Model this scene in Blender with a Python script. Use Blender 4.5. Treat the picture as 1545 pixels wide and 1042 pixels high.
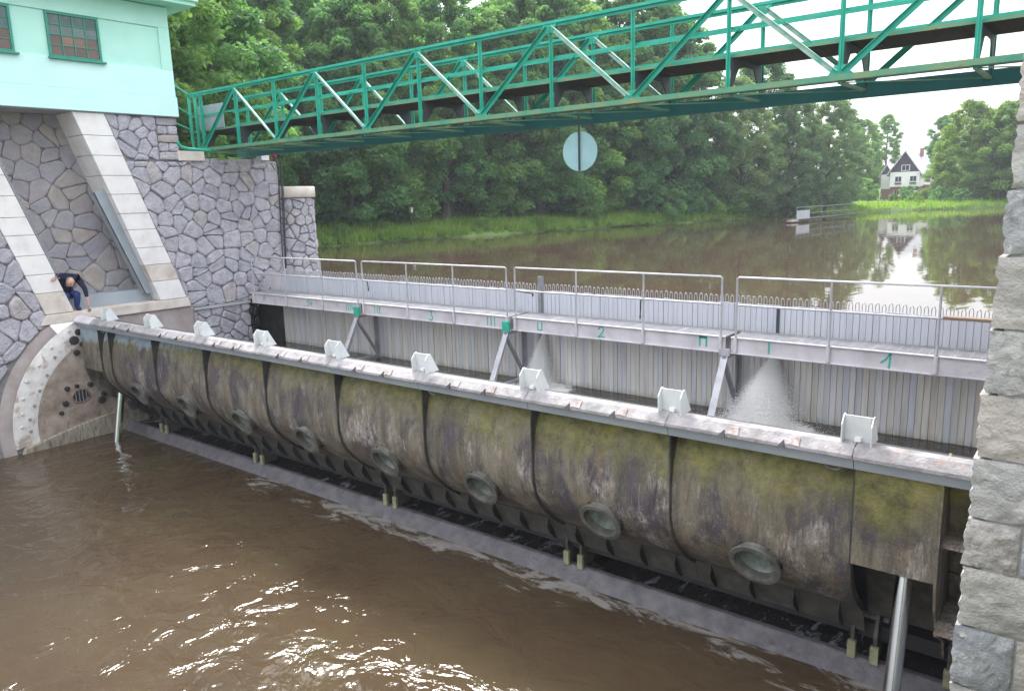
import bpy, bmesh, math, random
import numpy as np
from mathutils import Vector, Matrix
random.seed(7); rng = np.random.default_rng(7)
for o in list(bpy.data.objects): bpy.data.objects.remove(o)
scn = bpy.context.scene; C = scn.collection
PI = math.pi
# ------------------------------------------------------------------ camera, sky, sun, exposure
cd = bpy.data.cameras.new('camera'); cam = bpy.data.objects.new('camera', cd); C.objects.link(cam)
Rw = Matrix(((0.78608805, -0.09562812, 0.61067245), (0.61743258, 0.16787662, -0.76850143), (-0.02902728, 0.98115886, 0.19100972)))
cam.matrix_world = Matrix.Translation((19.317, -7.639, 5.461)) @ Rw.to_4x4()
cd.sensor_width = 36; cd.lens = 36 * 1149.8 / 1545; cd.clip_start = .05; cd.clip_end = 3000
scn.camera = cam
SUN_AZ = math.atan2(.60, -.80); SUN_EL = math.radians(50)      # the sun stands ahead, beyond the left abutment
w = bpy.data.worlds.new('World'); scn.world = w; w.use_nodes = True
nt = w.node_tree; nt.nodes.clear()
def N(nt, t, **k):
    n = nt.nodes.new(t)
    for a, b in k.items():
        if a in n.inputs: n.inputs[a].default_value = b
        else: setattr(n, a, b)
    return n
L = lambda nt, a, b: nt.links.new(a, b)
sky = N(nt, 'ShaderNodeTexSky', sky_type='NISHITA', sun_disc=False)
sky.sun_elevation = SUN_EL; sky.sun_rotation = PI / 2 - SUN_AZ
sky.air_density = 1.0; sky.dust_density = 4.0; sky.ozone_density = 1.0
bg1 = N(nt, 'ShaderNodeBackground', Strength=.13); L(nt, sky.outputs[0], bg1.inputs[0])
# bright thin overcast after the CIE standard sky: the zenith three times as bright as the horizon, the same all round
tcw = N(nt, 'ShaderNodeTexCoord'); sxw = N(nt, 'ShaderNodeSeparateXYZ'); L(nt, tcw.outputs['Generated'], sxw.inputs[0])
cie = N(nt, 'ShaderNodeMapRange'); cie.inputs['From Min'].default_value = 0; cie.inputs['From Max'].default_value = 1; cie.inputs['To Min'].default_value = .75; cie.inputs['To Max'].default_value = 2.25; L(nt, sxw.outputs[2], cie.inputs[0])
bg2 = N(nt, 'ShaderNodeBackground', Color=(.94, .96, 1, 1)); L(nt, cie.outputs[0], bg2.inputs['Strength'])
ms = N(nt, 'ShaderNodeMixShader', Fac=.72); L(nt, bg1.outputs[0], ms.inputs[1]); L(nt, bg2.outputs[0], ms.inputs[2])
wo = N(nt, 'ShaderNodeOutputWorld'); L(nt, ms.outputs[0], wo.inputs[0])
sd = bpy.data.lights.new('sun', 'SUN'); sd.energy = 2.5; sd.angle = math.radians(14); sd.color = (1, .97, .92)
so = bpy.data.objects.new('sun', sd); C.objects.link(so)
sv = Vector((math.cos(SUN_AZ) * math.cos(SUN_EL), math.sin(SUN_AZ) * math.cos(SUN_EL), math.sin(SUN_EL)))
so.rotation_euler = sv.to_track_quat('Z', 'Y').to_euler(); so.location = (0, 0, 60)
vs = scn.view_settings; vs.view_transform = 'Standard'; vs.look = 'None'; vs.gamma = 1; vs.use_curve_mapping = False; vs.exposure = 1.15
scn.render.engine = 'CYCLES'
scn.cycles.max_bounces = 10; scn.cycles.diffuse_bounces = 6; scn.cycles.transparent_max_bounces = 8

# ------------------------------------------------------------------ materials
M = {}
def ramp(nt, fac, cols, lo=.3, hi=.7, const=False):
    r = nt.nodes.new('ShaderNodeValToRGB'); e = r.color_ramp.elements
    if const: r.color_ramp.interpolation = 'CONSTANT'
    n = len(cols)
    for i, c in enumerate(cols):
        p = lo + (hi - lo) * i / max(1, n - 1) if not const else i / n
        el = e[i] if i < 2 else e.new(p)
        el.position = p; el.color = (*c[:3], 1)
    L(nt, fac, r.inputs[0]); return r.outputs[0]
def mixc(nt, fac, a, b, mode='MIX'):
    m = nt.nodes.new('ShaderNodeMix'); m.data_type = 'RGBA'; m.blend_type = mode
    for s, v in ((m.inputs['Factor'], fac), (m.inputs['A'], a), (m.inputs['B'], b)):
        if hasattr(v, 'links'): L(nt, v, s)
        elif isinstance(v, tuple): s.default_value = (*v[:3], 1)
        else: s.default_value = v
    return m.outputs['Result']
def math_(nt, op, a, b=None, c=None, clamp=False):
    m = nt.nodes.new('ShaderNodeMath'); m.operation = op; m.use_clamp = clamp
    for i, v in enumerate((a, b, c)):
        if v is None: continue
        if hasattr(v, 'links'): L(nt, v, m.inputs[i])
        else: m.inputs[i].default_value = v
    return m.outputs[0]
def coords(nt, stretch=(1, 1, 1), rand=False):
    tc = nt.nodes.new('ShaderNodeTexCoord'); v = tc.outputs['Object']
    if rand:
        oi = nt.nodes.new('ShaderNodeObjectInfo'); s = nt.nodes.new('ShaderNodeVectorMath'); s.operation = 'ADD'
        k = math_(nt, 'MULTIPLY', oi.outputs['Random'], 53.0); L(nt, v, s.inputs[0]); L(nt, k, s.inputs[1]); v = s.outputs[0]
    mp = nt.nodes.new('ShaderNodeMapping'); mp.inputs['Scale'].default_value = stretch; L(nt, v, mp.inputs[0]); return mp.outputs[0]
def noise(nt, v, scale, detail=5, rough=.55, dist=0):
    n = N(nt, 'ShaderNodeTexNoise', Scale=scale, Detail=detail, Roughness=rough, Distortion=dist); L(nt, v, n.inputs['Vector']); return n.outputs['Fac']
def newmat(name):
    m = bpy.data.materials.new(name); m.use_nodes = True; nt = m.node_tree; M[name] = m
    return m, nt, nt.nodes['Principled BSDF']
def bumpit(nt, b, h, strength=.4, dist=.02):
    bp = N(nt, 'ShaderNodeBump', Strength=strength, Distance=dist); L(nt, h, bp.inputs['Height']); L(nt, bp.outputs[0], b.inputs['Normal']); return bp
def pm(name, cols, scale=3, rough=.8, bump=.3, bscale=25, bdist=.02, stretch=(1, 1, 1), metal=0, rand=None, rfac=1, lo=.3, hi=.7, spots=None, rconst=False, spec=.5):
    m, nt, b = newmat(name)
    v = coords(nt, stretch, rand is not None)
    col = ramp(nt, noise(nt, v, scale, 7, .6), cols, lo, hi)
    if rand:
        oi = nt.nodes.new('ShaderNodeObjectInfo'); rc = ramp(nt, oi.outputs['Random'], rand, 0, 1, rconst)
        col = mixc(nt, rfac, col, rc, 'MULTIPLY')
    if spots:        # (colour, scale, threshold, stretch)
        for sc, ss, th, st in spots:
            n2 = noise(nt, coords(nt, st, rand is not None), ss, 6, .65)
            f = math_(nt, 'MULTIPLY_ADD', n2, 12, -12 * th, clamp=True)
            col = mixc(nt, f, col, sc)
    L(nt, col, b.inputs['Base Color']); b.inputs['Roughness'].default_value = rough; b.inputs['Metallic'].default_value = metal
    b.inputs['Specular IOR Level'].default_value = spec
    if bump: bumpit(nt, b, noise(nt, v, bscale, 6, .65), bump, bdist)
    return m
GREYS = [(1.0, .98, 1.04), (.86, .87, .95), (1.1, 1.08, 1.13), (.95, .96, 1.02), (1.05, 1.02, 1.04), (.9, .91, .97), (1.0, 1.0, 1.05), (1.06, 1.04, 1.08), (.93, .93, .98), (1.1, 1.03, .95)]
pm('stone', [(.33, .322, .345), (.44, .43, .46), (.52, .51, .535)], 6, .92, 1.0, 20, .06, rand=GREYS, spots=[((.2, .19, .2), 1.3, .63, (1, 1, .5)), ((.5, .49, .5), 6, .66, (1, 1, 1))])
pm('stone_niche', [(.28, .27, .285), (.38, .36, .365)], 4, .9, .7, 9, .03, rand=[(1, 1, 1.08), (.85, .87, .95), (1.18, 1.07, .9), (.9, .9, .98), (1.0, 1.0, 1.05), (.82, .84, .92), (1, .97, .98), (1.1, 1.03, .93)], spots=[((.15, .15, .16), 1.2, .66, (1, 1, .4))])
pm('mortar', [(.19, .186, .196), (.27, .262, .272)], 5, .95, .5, 30)
pm('pale_mortar', [(.26, .25, .25), (.34, .33, .33)], 5, .95, .5, 30)
pm('ashlar', [(.28, .28, .285), (.36, .355, .355), (.45, .44, .43)], 5, .92, 1.0, 14, .04, rand=[(1.0, 1.03, 1.1), (1.08, 1.05, 1.0), (1.16, 1.07, .97), (.95, .98, 1.05), (1.08, 1.06, 1.0), (1.05, 1.05, 1.05)], spots=[((.32, .31, .28), 2.5, .63, (1, 1, 1)), ((.6, .58, .56), 9, .62, (1, 1, 1))])
pm('concrete_white', [(.6, .58, .57), (.72, .7, .69), (.76, .75, .74)], 2.2, .85, .25, 30, spots=[((.47, .43, .39), 2.5, .66, (1, 1, .4)), ((.4, .37, .34), 1.4, .69, (1, 1, .2))])
pm('concrete_beige', [(.44, .38, .34), (.58, .52, .47), (.64, .6, .57)], 2.5, .88, .3, 30, spots=[((.3, .26, .23), 2.0, .64, (1, 1, .5))])
pm('concrete_pink', [(.25, .21, .2), (.34, .29, .28), (.4, .36, .35)], 2.0, .9, .35, 25, spots=[((.12, .1, .09), 1.3, .66, (1, 1, .35))])
pm('concrete_grey', [(.3, .31, .33), (.4, .41, .44)], 2.5, .88, .3, 25, spots=[((.2, .19, .19), 2, .63, (1, 1, .4))])
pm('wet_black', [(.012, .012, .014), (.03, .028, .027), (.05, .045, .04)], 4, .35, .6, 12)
pm('sill_concrete', [(.075, .07, .078), (.12, .112, .125), (.17, .16, .17)], 5, .45, .9, 20, .03, spots=[((.07, .06, .06), 3, .6, (1, 1, 1))])
pm('mint_wall', [(.38, .68, .59), (.43, .74, .65), (.46, .78, .69)], .9, .8, .15, 45)
pm('mint_band', [(.5, .77, .73), (.57, .83, .8)], .9, .8, .15, 45)
pm('mint_soffit', [(.33, .66, .52), (.37, .7, .56)], .9, .8, .05, 60)
pm('window_green', [(.015, .2, .14), (.03, .28, .2)], 8, .5, .1, 40)
pm('pane_dark', [(.05, .1, .1), (.11, .16, .16)], 3, .12, .06, 30, rand=[(1, 1, 1), (.6, .7, .7), (1.5, 1.4, 1.3), (.8, .9, .9)])
pm('pane_reflection', [(.12, .075, .06), (.17, .11, .09)], 3, .14, .06, 30, rand=[(1, 1, 1), (.75, .8, .8), (1.35, 1.2, 1.1)])  # lower panes: reddish reflection of the interior painted into the glass colour
G = dict(rough=.55, bump=.12, bscale=40)
pm('green_paint', [(.009, .29, .2), (.015, .345, .24), (.03, .4, .29)], 2.5, spots=[((.16, .22, .12), 3, .63, (1, 1, 1)), ((.09, .045, .025), 5, .69, (1, 1, 1))], **G)
pm('green_weathered', [(.02, .24, .15), (.1, .26, .15), (.2, .26, .12)], 3, spots=[((.07, .05, .035), 6, .68, (1, 1, 1))], **G)
pm('green_lit', [(.06, .4, .3), (.3, .52, .42), (.5, .6, .52)], 6, **G)  # paler copy of the green: light from above painted onto the descending diagonals
pm('green_dark', [(.009, .14, .14), (.012, .18, .175)], 2, **G)
pm('jetty_paint', [(.1, .16, .16), (.14, .2, .2)], 3, .6, .1, 30)
pm('deck_brown', [(.028, .02, .02), (.06, .045, .042)], 5, .85, .5, 30, stretch=(1, 6, 1))
pm('bracket_dark', [(.03, .04, .05), (.055, .06, .07)], 5, .7, .3, 30)
pm('galv', [(.34, .34, .37), (.43, .43, .46), (.5, .49, .52)], 5, .45, .15, 40, metal=.25, spots=[((.3, .22, .2), 5, .7, (1, 1, 1))])
pm('galv_dull', [(.2, .205, .225), (.29, .295, .32)], 4, .55, .2, 40, metal=.2, spots=[((.12, .1, .09), 4, .64, (1, 1, .3))])
pm('fascia', [(.45, .43, .45), (.56, .53, .56), (.63, .6, .63)], 3, .6, .2, 40, metal=.1, spots=[((.25, .13, .11), 2.4, .69, (.5, 1, 1)), ((.2, .18, .19), 4, .7, (.3, 1, 2))])
pm('steel_blue', [(.27, .31, .345), (.35, .39, .425)], 2, .55, .12, 40, metal=.1)
pm('white_paint', [(.17, .163, .168), (.28, .265, .27), (.4, .38, .38)], 6, .8, .8, 30, spots=[((.36, .33, .36), 1.3, .56, (1, 1, 1)), ((.33, .24, .21), 4.5, .62, (1, 1, 1)), ((.2, .17, .16), 11, .64, (1, 1, 1)), ((.12, .09, .08), 7, .7, (1, 1, 1))])
pm('spoiler_white', [(.55, .57, .58), (.68, .7, .7)], 3, .6, .15, 40, spots=[((.4, .36, .34), 6, .62, (1, 1, .4)), ((.3, .22, .18), 14, .68, (1, 1, .6))])
pm('rust', [(.12, .07, .05), (.22, .14, .12), (.32, .23, .21)], 12, .9, .5, 40)
pm('clip_rust', [(.22, .17, .16), (.36, .31, .3), (.48, .44, .43)], 10, .9, .5, 40)
pm('black_steel', [(.012, .012, .014), (.03, .028, .03)], 6, .6, .4, 30)
pm('skirt_steel', [(.035, .032, .028), (.06, .055, .048), (.1, .092, .08)], 6, .75, .5, 25, spots=[((.12, .12, .1), 9, .66, (1, 1, .5))])
pm('rib_shade', [(.02, .02, .02), (.04, .038, .034), (.075, .07, .06)], 5, .75, .5, 25)  # ribs coloured darker than the skin to paint in the shade beside them
pm('hinge_yellow', [(.17, .17, .09), (.32, .31, .2)], 9, .7, .4, 30)
pm('chrome', [(.62, .66, .72), (.75, .78, .82)], 2, .16, 0, 30, metal=1)
pm('port_metal', [(.055, .053, .045), (.1, .098, .085), (.17, .168, .15)], 8, .7, .4, 30)
pm('port_inside', [(.11, .12, .1), (.24, .27, .245), (.42, .46, .43)], 6, .7, .3, 25, spots=[((.14, .09, .05), 7, .68, (1, 1, 1))])
pm('shield_white', [(.5, .48, .47), (.68, .66, .65)], 4, .8, .6, 14, spots=[((.36, .3, .26), 2.2, .56, (1, 1, 1)), ((.3, .22, .17), 5, .6, (1, 1, .5)), ((.16, .11, .09), 12, .67, (1, 1, 1))])
pm('shield_rust', [(.17, .12, .095), (.3, .24, .2), (.42, .37, .33)], 2.6, .85, .5, 18, spots=[((.08, .05, .04), 3, .62, (1, 2.2, .5)), ((.5, .47, .45), 4, .68, (1, 1, .5))])
pm('kerb_algae', [(.1, .085, .06), (.26, .23, .18), (.4, .36, .31)], 5, .7, .6, 18, stretch=(1, 2.5, .5), spots=[((.05, .045, .03), 4, .6, (1, 3, .5))])
pm('wood_plank', [(.18, .12, .08), (.28, .2, .15)], 4, .8, .3, 20, stretch=(1, 12, 12))
pm('cable_black', [(.02, .02, .02), (.04, .04, .04)], 10, .6, 0)
pm('white_plain', [(.7, .7, .72), (.78, .78, .8)], 3, .5, .05, 40)
pm('red_plastic', [(.3, .015, .04), (.38, .03, .06)], 4, .4, .05, 40)
pm('mark_green', [(.01, .33, .22), (.04, .42, .3)], 15, .6, .1, 40)
pm('disc_teal', [(.26, .47, .49), (.32, .54, .56), (.36, .58, .6)], 2.5, .5, .05, 40)
pm('bark', [(.05, .042, .036), (.1, .085, .075), (.15, .13, .12)], 3, .95, .9, 14, .05, stretch=(3, 3, .6), rand=[(1, 1, 1), (.7, .7, .7), (1.2, 1.15, 1.1)])
pm('navy_shirt', [(.008, .008, .028), (.016, .016, .05)], 12, .9, .4, 30)
pm('blue_jeans', [(.012, .03, .13), (.02, .05, .19)], 12, .9, .4, 30)
pm('skin_tone', [(.45, .26, .19), (.55, .34, .26)], 12, .6, .1, 40)
pm('eye_dark', [(.02, .015, .012), (.03, .02, .02)], 5, .3, 0)
pm('hair_grey', [(.2, .17, .15), (.3, .27, .25)], 30, .9, .4, 60)
pm('house_white', [(.72, .71, .7), (.8, .79, .78)], 1, .8, 0)
pm('house_roof', [(.45, .45, .48), (.55, .55, .58)], 2, .7, .2, 20)
pm('house_dark', [(.045, .03, .06), (.07, .045, .08)], 3, .8, .3, 20, stretch=(8, 1, .3))
pm('house_brick', [(.2, .11, .09), (.32, .18, .15)], 6, .9, .3, 20)
pm('house_glass', [(.03, .035, .05), (.05, .06, .08)], 2, .1, 0)
pm('house_door', [(.3, .15, .07), (.38, .2, .1)], 4, .7, .1, 20)
pm('car_white', [(.7, .7, .72), (.75, .75, .77)], 1, .25, 0)
pm('tyre', [(.02, .02, .02), (.03, .03, .03)], 5, .9, 0)
pm('soil_bank', [(.06, .05, .035), (.1, .085, .06)], 2, .95, .5, 8)

def gate_skin(name):
    m, nt, b = newmat(name)
    tc = nt.nodes.new('ShaderNodeTexCoord'); sx = nt.nodes.new('ShaderNodeSeparateXYZ'); L(nt, tc.outputs['Object'], sx.inputs[0])
    st = coords(nt, (1, 1, .22)); wide = coords(nt, (1, 1, .55)); iso = coords(nt)
    col = ramp(nt, noise(nt, st, 5, 8, .7), [(.06, .051, .042), (.14, .119, .088), (.235, .205, .16)], .32, .68)
    # ochre, dark purple-brown and scrubbed pale patches
    f = math_(nt, 'MULTIPLY_ADD', noise(nt, wide, 1.35, 8, .7, .8), 10, -4.75, clamp=True)
    col = mixc(nt, math_(nt, 'MULTIPLY', f, .93), col, ramp(nt, noise(nt, st, 9, 5), [(.034, .029, .038), (.085, .07, .088)]))
    m2 = nt.nodes.new('ShaderNodeMapping'); m2.inputs['Location'].default_value = (7.3, 2, 5); L(nt, wide, m2.inputs[0])
    f = math_(nt, 'MULTIPLY_ADD', noise(nt, m2.outputs[0], 1.7, 8, .7, .4), 9, -4.9, clamp=True)
    f = math_(nt, 'MULTIPLY', f, math_(nt, 'MULTIPLY_ADD', noise(nt, st, 38, 4, .7), 6, -2.4, clamp=True))
    col = mixc(nt, math_(nt, 'MULTIPLY', f, .8), col, (.46, .4, .375))
    f = math_(nt, 'MULTIPLY_ADD', noise(nt, st, 3.3, 5, .6), 8, -4.5, clamp=True)
    col = mixc(nt, math_(nt, 'MULTIPLY', f, .5), col, (.2, .12, .06))
    # fine vertical runs
    f = math_(nt, 'MULTIPLY_ADD', noise(nt, coords(nt, (1, 1, .05)), 22, 3, .6), 6, -3.3, clamp=True)
    col = mixc(nt, math_(nt, 'MULTIPLY', f, .4), col, (.03, .026, .024))
    f = math_(nt, 'MULTIPLY_ADD', noise(nt, coords(nt, (1, 1, .07)), 31, 3, .6), 9, -5.6, clamp=True)
    col = mixc(nt, math_(nt, 'MULTIPLY', f, .5), col, (.3, .28, .24))
    sp1 = math_(nt, 'MULTIPLY_ADD', noise(nt, coords(nt, (1, 1, .6)), 70, 3, .7), 10, -5.9, clamp=True)
    col = mixc(nt, math_(nt, 'MULTIPLY', sp1, .5), col, (.36, .33, .3))
    sp2 = math_(nt, 'MULTIPLY_ADD', noise(nt, coords(nt, (1, 1, .5)), 48, 4, .75), 10, -5.7, clamp=True)
    col = mixc(nt, math_(nt, 'MULTIPLY', sp2, .6), col, (.03, .025, .024))
    # moss: grows on the upper part, hangs down unevenly
    mz = math_(nt, 'ADD', sx.outputs['Z'], math_(nt, 'MULTIPLY', noise(nt, wide, 2.1, 6, .65), 1.5))
    xs = math_(nt, 'MULTIPLY_ADD', sx.outputs['X'], .016, -.16)
    mf = math_(nt, 'MULTIPLY_ADD', math_(nt, 'ADD', mz, xs), 2.2, -2.2 * 2.95, clamp=True)
    moss = ramp(nt, noise(nt, iso, 6, 10, .78), [(.055, .053, .02), (.15, .142, .04), (.25, .23, .08)], .34, .66)
    yel = math_(nt, 'MULTIPLY_ADD', noise(nt, coords(nt, (1, 1, 2)), 1.6, 6, .6), 10, -5.9, clamp=True)
    moss = mixc(nt, yel, moss, (.27, .23, .018))
    col = mixc(nt, math_(nt, 'MULTIPLY', mf, .88), col, moss)
    # old blue-grey paint left near the top of the first bays
    pz = math_(nt, 'ADD', sx.outputs['Z'], math_(nt, 'MULTIPLY', noise(nt, wide, 3.2, 6, .7), .7))
    px = math_(nt, 'MULTIPLY_ADD', sx.outputs['X'], -.05, .1)
    pf = math_(nt, 'MULTIPLY_ADD', math_(nt, 'ADD', pz, px), 9, -9 * 2.78, clamp=True)
    lim = math_(nt, 'MULTIPLY_ADD', sx.outputs['X'], -.45, 2.9, clamp=True)
    col = mixc(nt, math_(nt, 'MULTIPLY', pf, lim), col, ramp(nt, noise(nt, iso, 4), [(.22, .29, .34), (.36, .43, .47)]))
    L(nt, col, b.inputs['Base Color']); b.inputs['Roughness'].default_value = .72
    bumpit(nt, b, math_(nt, 'ADD', noise(nt, st, 14, 8, .7), math_(nt, 'MULTIPLY', mf, noise(nt, iso, 40, 4))), .55, .025)
gate_skin('gate_skin')

def needle_mat():
    m, nt, b = newmat('needle')
    oi = nt.nodes.new('ShaderNodeObjectInfo')
    base = ramp(nt, oi.outputs['Random'], [(.6, .59, .59), (.66, .64, .6), (.6, .61, .64), (.64, .625, .64), (.6, .585, .55), (.68, .665, .65), (.57, .59, .65), (.63, .59, .55), (.65, .655, .665), (.58, .565, .53)], 0, 1, True)
    st = coords(nt, (1, 1, .06), True)
    col = mixc(nt, 1, base, ramp(nt, noise(nt, st, 13, 5, .6), [(.6, .58, .55), (.83, .83, .82), (.95, .95, .95)], .25, .7), 'MULTIPLY')
    tc = nt.nodes.new('ShaderNodeTexCoord'); sx = nt.nodes.new('ShaderNodeSeparateXYZ'); L(nt, tc.outputs['Object'], sx.inputs[0])
    up = math_(nt, 'MULTIPLY_ADD', sx.outputs['Z'], 8, -8 * 3.0, clamp=True)            # the dry heads are paler and bluish
    col = mixc(nt, math_(nt, 'MULTIPLY', up, .8), col, ramp(nt, noise(nt, st, 15, 4), [(.46, .48, .56), (.56, .57, .64)]))
    lowz = math_(nt, 'MULTIPLY_ADD', math_(nt, 'ADD', sx.outputs['Z'], math_(nt, 'MULTIPLY', noise(nt, st, 9), .35)), -7, 7 * 1.86, clamp=True)
    col = mixc(nt, math_(nt, 'MULTIPLY', lowz, .55), col, (.16, .17, .11))              # wet foot
    L(nt, col, b.inputs['Base Color']); b.inputs['Roughness'].default_value = .65
    bumpit(nt, b, noise(nt, st, 40, 4), .3, .01)
needle_mat()

def water(name, cols, rough, waves, foam=None, stretch=(1, 1, 1), dist=.1):
    m, nt, b = newmat(name)
    iso = coords(nt, stretch)
    col = ramp(nt, noise(nt, iso, .45, 4, .6), cols, .3, .7)
    b.inputs['Roughness'].default_value = rough; b.inputs['IOR'].default_value = 1.33
    h = None
    for sc, amp, dt in waves:
        n = math_(nt, 'MULTIPLY', noise(nt, iso, sc, 4, .5, dt), amp)
        h = n if h is None else math_(nt, 'ADD', h, n)
    if foam: col, fm = foam(nt, col); L(nt, math_(nt, 'MULTIPLY_ADD', fm, .8, rough), b.inputs['Roughness'])
    L(nt, col, b.inputs['Base Color']); bumpit(nt, b, h, 1.0, dist)
def foam_lower(nt, col):
    tc = nt.nodes.new('ShaderNodeTexCoord'); sx = nt.nodes.new('ShaderNodeSeparateXYZ'); L(nt, tc.outputs['Object'], sx.inputs[0])
    near = math_(nt, 'MULTIPLY_ADD', sx.outputs['Y'], 1.0, .45, clamp=True)
    near = math_(nt, 'MULTIPLY', near, math_(nt, 'MULTIPLY_ADD', sx.outputs['X'], .5, -2.2, clamp=True))
    n = noise(nt, coords(nt, (.55, 1.5, 1)), 1.7, 9, .72, 1.2)
    f = math_(nt, 'MULTIPLY_ADD', n, 9, math_(nt, 'MULTIPLY_ADD', near, 2.4, -6.7), clamp=True)
    f = math_(nt, 'MULTIPLY', f, math_(nt, 'MULTIPLY', near, 1.3, clamp=True))
    wisps = math_(nt, 'MULTIPLY_ADD', noise(nt, coords(nt, (.8, .8, 1)), 3.0, 9, .75, 1.5), 14, -9.9, clamp=True)
    f = math_(nt, 'MULTIPLY', f, .6)
    return mixc(nt, f, col, (.42, .4, .38)), f
water('river_lower', [(.05, .034, .02), (.064, .044, .026), (.068, .052, .028)], .06, [(.8, .5, .3), (1.7, .62, .9), (5.5, .07, .5)], foam_lower, (1, 1, 1), .11)
water('river_upper', [(.06, .042, .028), (.08, .056, .037)], .02, [(.35, .25, .2), (1.6, .1, .4)], None, (1.0, .5, 1), .035)
def foam_pool(nt, col):
    tc = nt.nodes.new('ShaderNodeTexCoord'); f = None
    for px, py in ((10.25, 4.55), (15.15, 4.3)):
        d = nt.nodes.new('ShaderNodeVectorMath'); d.operation = 'DISTANCE'; L(nt, tc.outputs['Object'], d.inputs[0]); d.inputs[1].default_value = (px, py, 1.58)
        a = math_(nt, 'MULTIPLY_ADD', d.outputs['Value'], -1.15, 1.25, clamp=True); f = a if f is None else math_(nt, 'MAXIMUM', f, a)
    n = noise(nt, coords(nt, (1, 1, 1)), 3, 9, .7, 1)
    f = math_(nt, 'MULTIPLY_ADD', math_(nt, 'ADD', f, n), 6, -6 * .86, clamp=True)
    return mixc(nt, f, col, (.65, .64, .63)), f
water('river_pool', [(.035, .028, .022), (.06, .05, .04)], .06, [(2.2, .4, .8), (7, .2, .6)], foam_pool, (.6, 1, 1), .07)
def foam_trough(nt, col):
    n = noise(nt, coords(nt, (1.3, .6, 1)), 4, 9, .72, .6)
    big = math_(nt, 'MULTIPLY_ADD', noise(nt, coords(nt), .42, 3), 7, -2.9, clamp=True)
    f = math_(nt, 'MULTIPLY', math_(nt, 'MULTIPLY_ADD', n, 8, -4.3, clamp=True), big)
    return mixc(nt, f, col, (.4, .42, .47)), f
water('river_trough', [(.015, .014, .014), (.03, .027, .026)], .1, [(4, .4, .5), (12, .2, .5)], foam_trough, (1, .5, 1), .05)

def leaf_mat(name, cols, trans=(.16, .24, .04), var=1.0):
    m, nt, b = newmat(name); out = nt.nodes['Material Output']
    v = coords(nt, (1, 1, 1), True)
    col = ramp(nt, noise(nt, v, .55, 4, .6), cols, .3, .7)
    oi = nt.nodes.new('ShaderNodeObjectInfo')
    col = mixc(nt, var, col, ramp(nt, oi.outputs['Random'], [(.8, .9, 1.05), (1.05, 1.02, .9), (.9, 1, 1.05), (1.2, 1.12, .85), (.85, .95, .95)], 0, 1, True), 'MULTIPLY')
    L(nt, col, b.inputs['Base Color']); b.inputs['Roughness'].default_value = .55; b.inputs['Specular IOR Level'].default_value = .35
    tr = N(nt, 'ShaderNodeBsdfTranslucent'); L(nt, mixc(nt, 1, col, (2.2, 2.3, 1.1), 'MULTIPLY'), tr.inputs[0])
    mx = N(nt, 'ShaderNodeMixShader', Fac=.5); L(nt, b.outputs[0], mx.inputs[1]); L(nt, tr.outputs[0], mx.inputs[2]); L(nt, mx.outputs[0], out.inputs[0])
leaf_mat('leaf_green', [(.055, .13, .06), (.105, .205, .082), (.165, .265, .1)])
leaf_mat('leaf_pale', [(.1, .155, .095), (.13, .19, .115), (.17, .235, .14)], var=.5)
leaf_mat('leaf_bright', [(.07, .13, .03), (.11, .18, .045), (.15, .22, .06)], var=.6)
leaf_mat('grass_blade', [(.09, .16, .03), (.14, .23, .045), (.19, .27, .08)], var=.3)
pm('grass_ground', [(.065, .11, .028), (.1, .165, .04), (.14, .2, .055)], .5, .95, .8, 6, .1)

hm_ = bpy.data.materials.new('haze'); hm_.use_nodes = True; M['haze'] = hm_; hm_.node_tree.nodes.clear()
vo = N(hm_.node_tree, 'ShaderNodeVolumePrincipled', Density=.0006); vo.inputs['Color'].default_value = (.86, .92, 1, 1)
L(hm_.node_tree, vo.outputs[0], N(hm_.node_tree, 'ShaderNodeOutputMaterial').inputs['Volume'])
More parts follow.
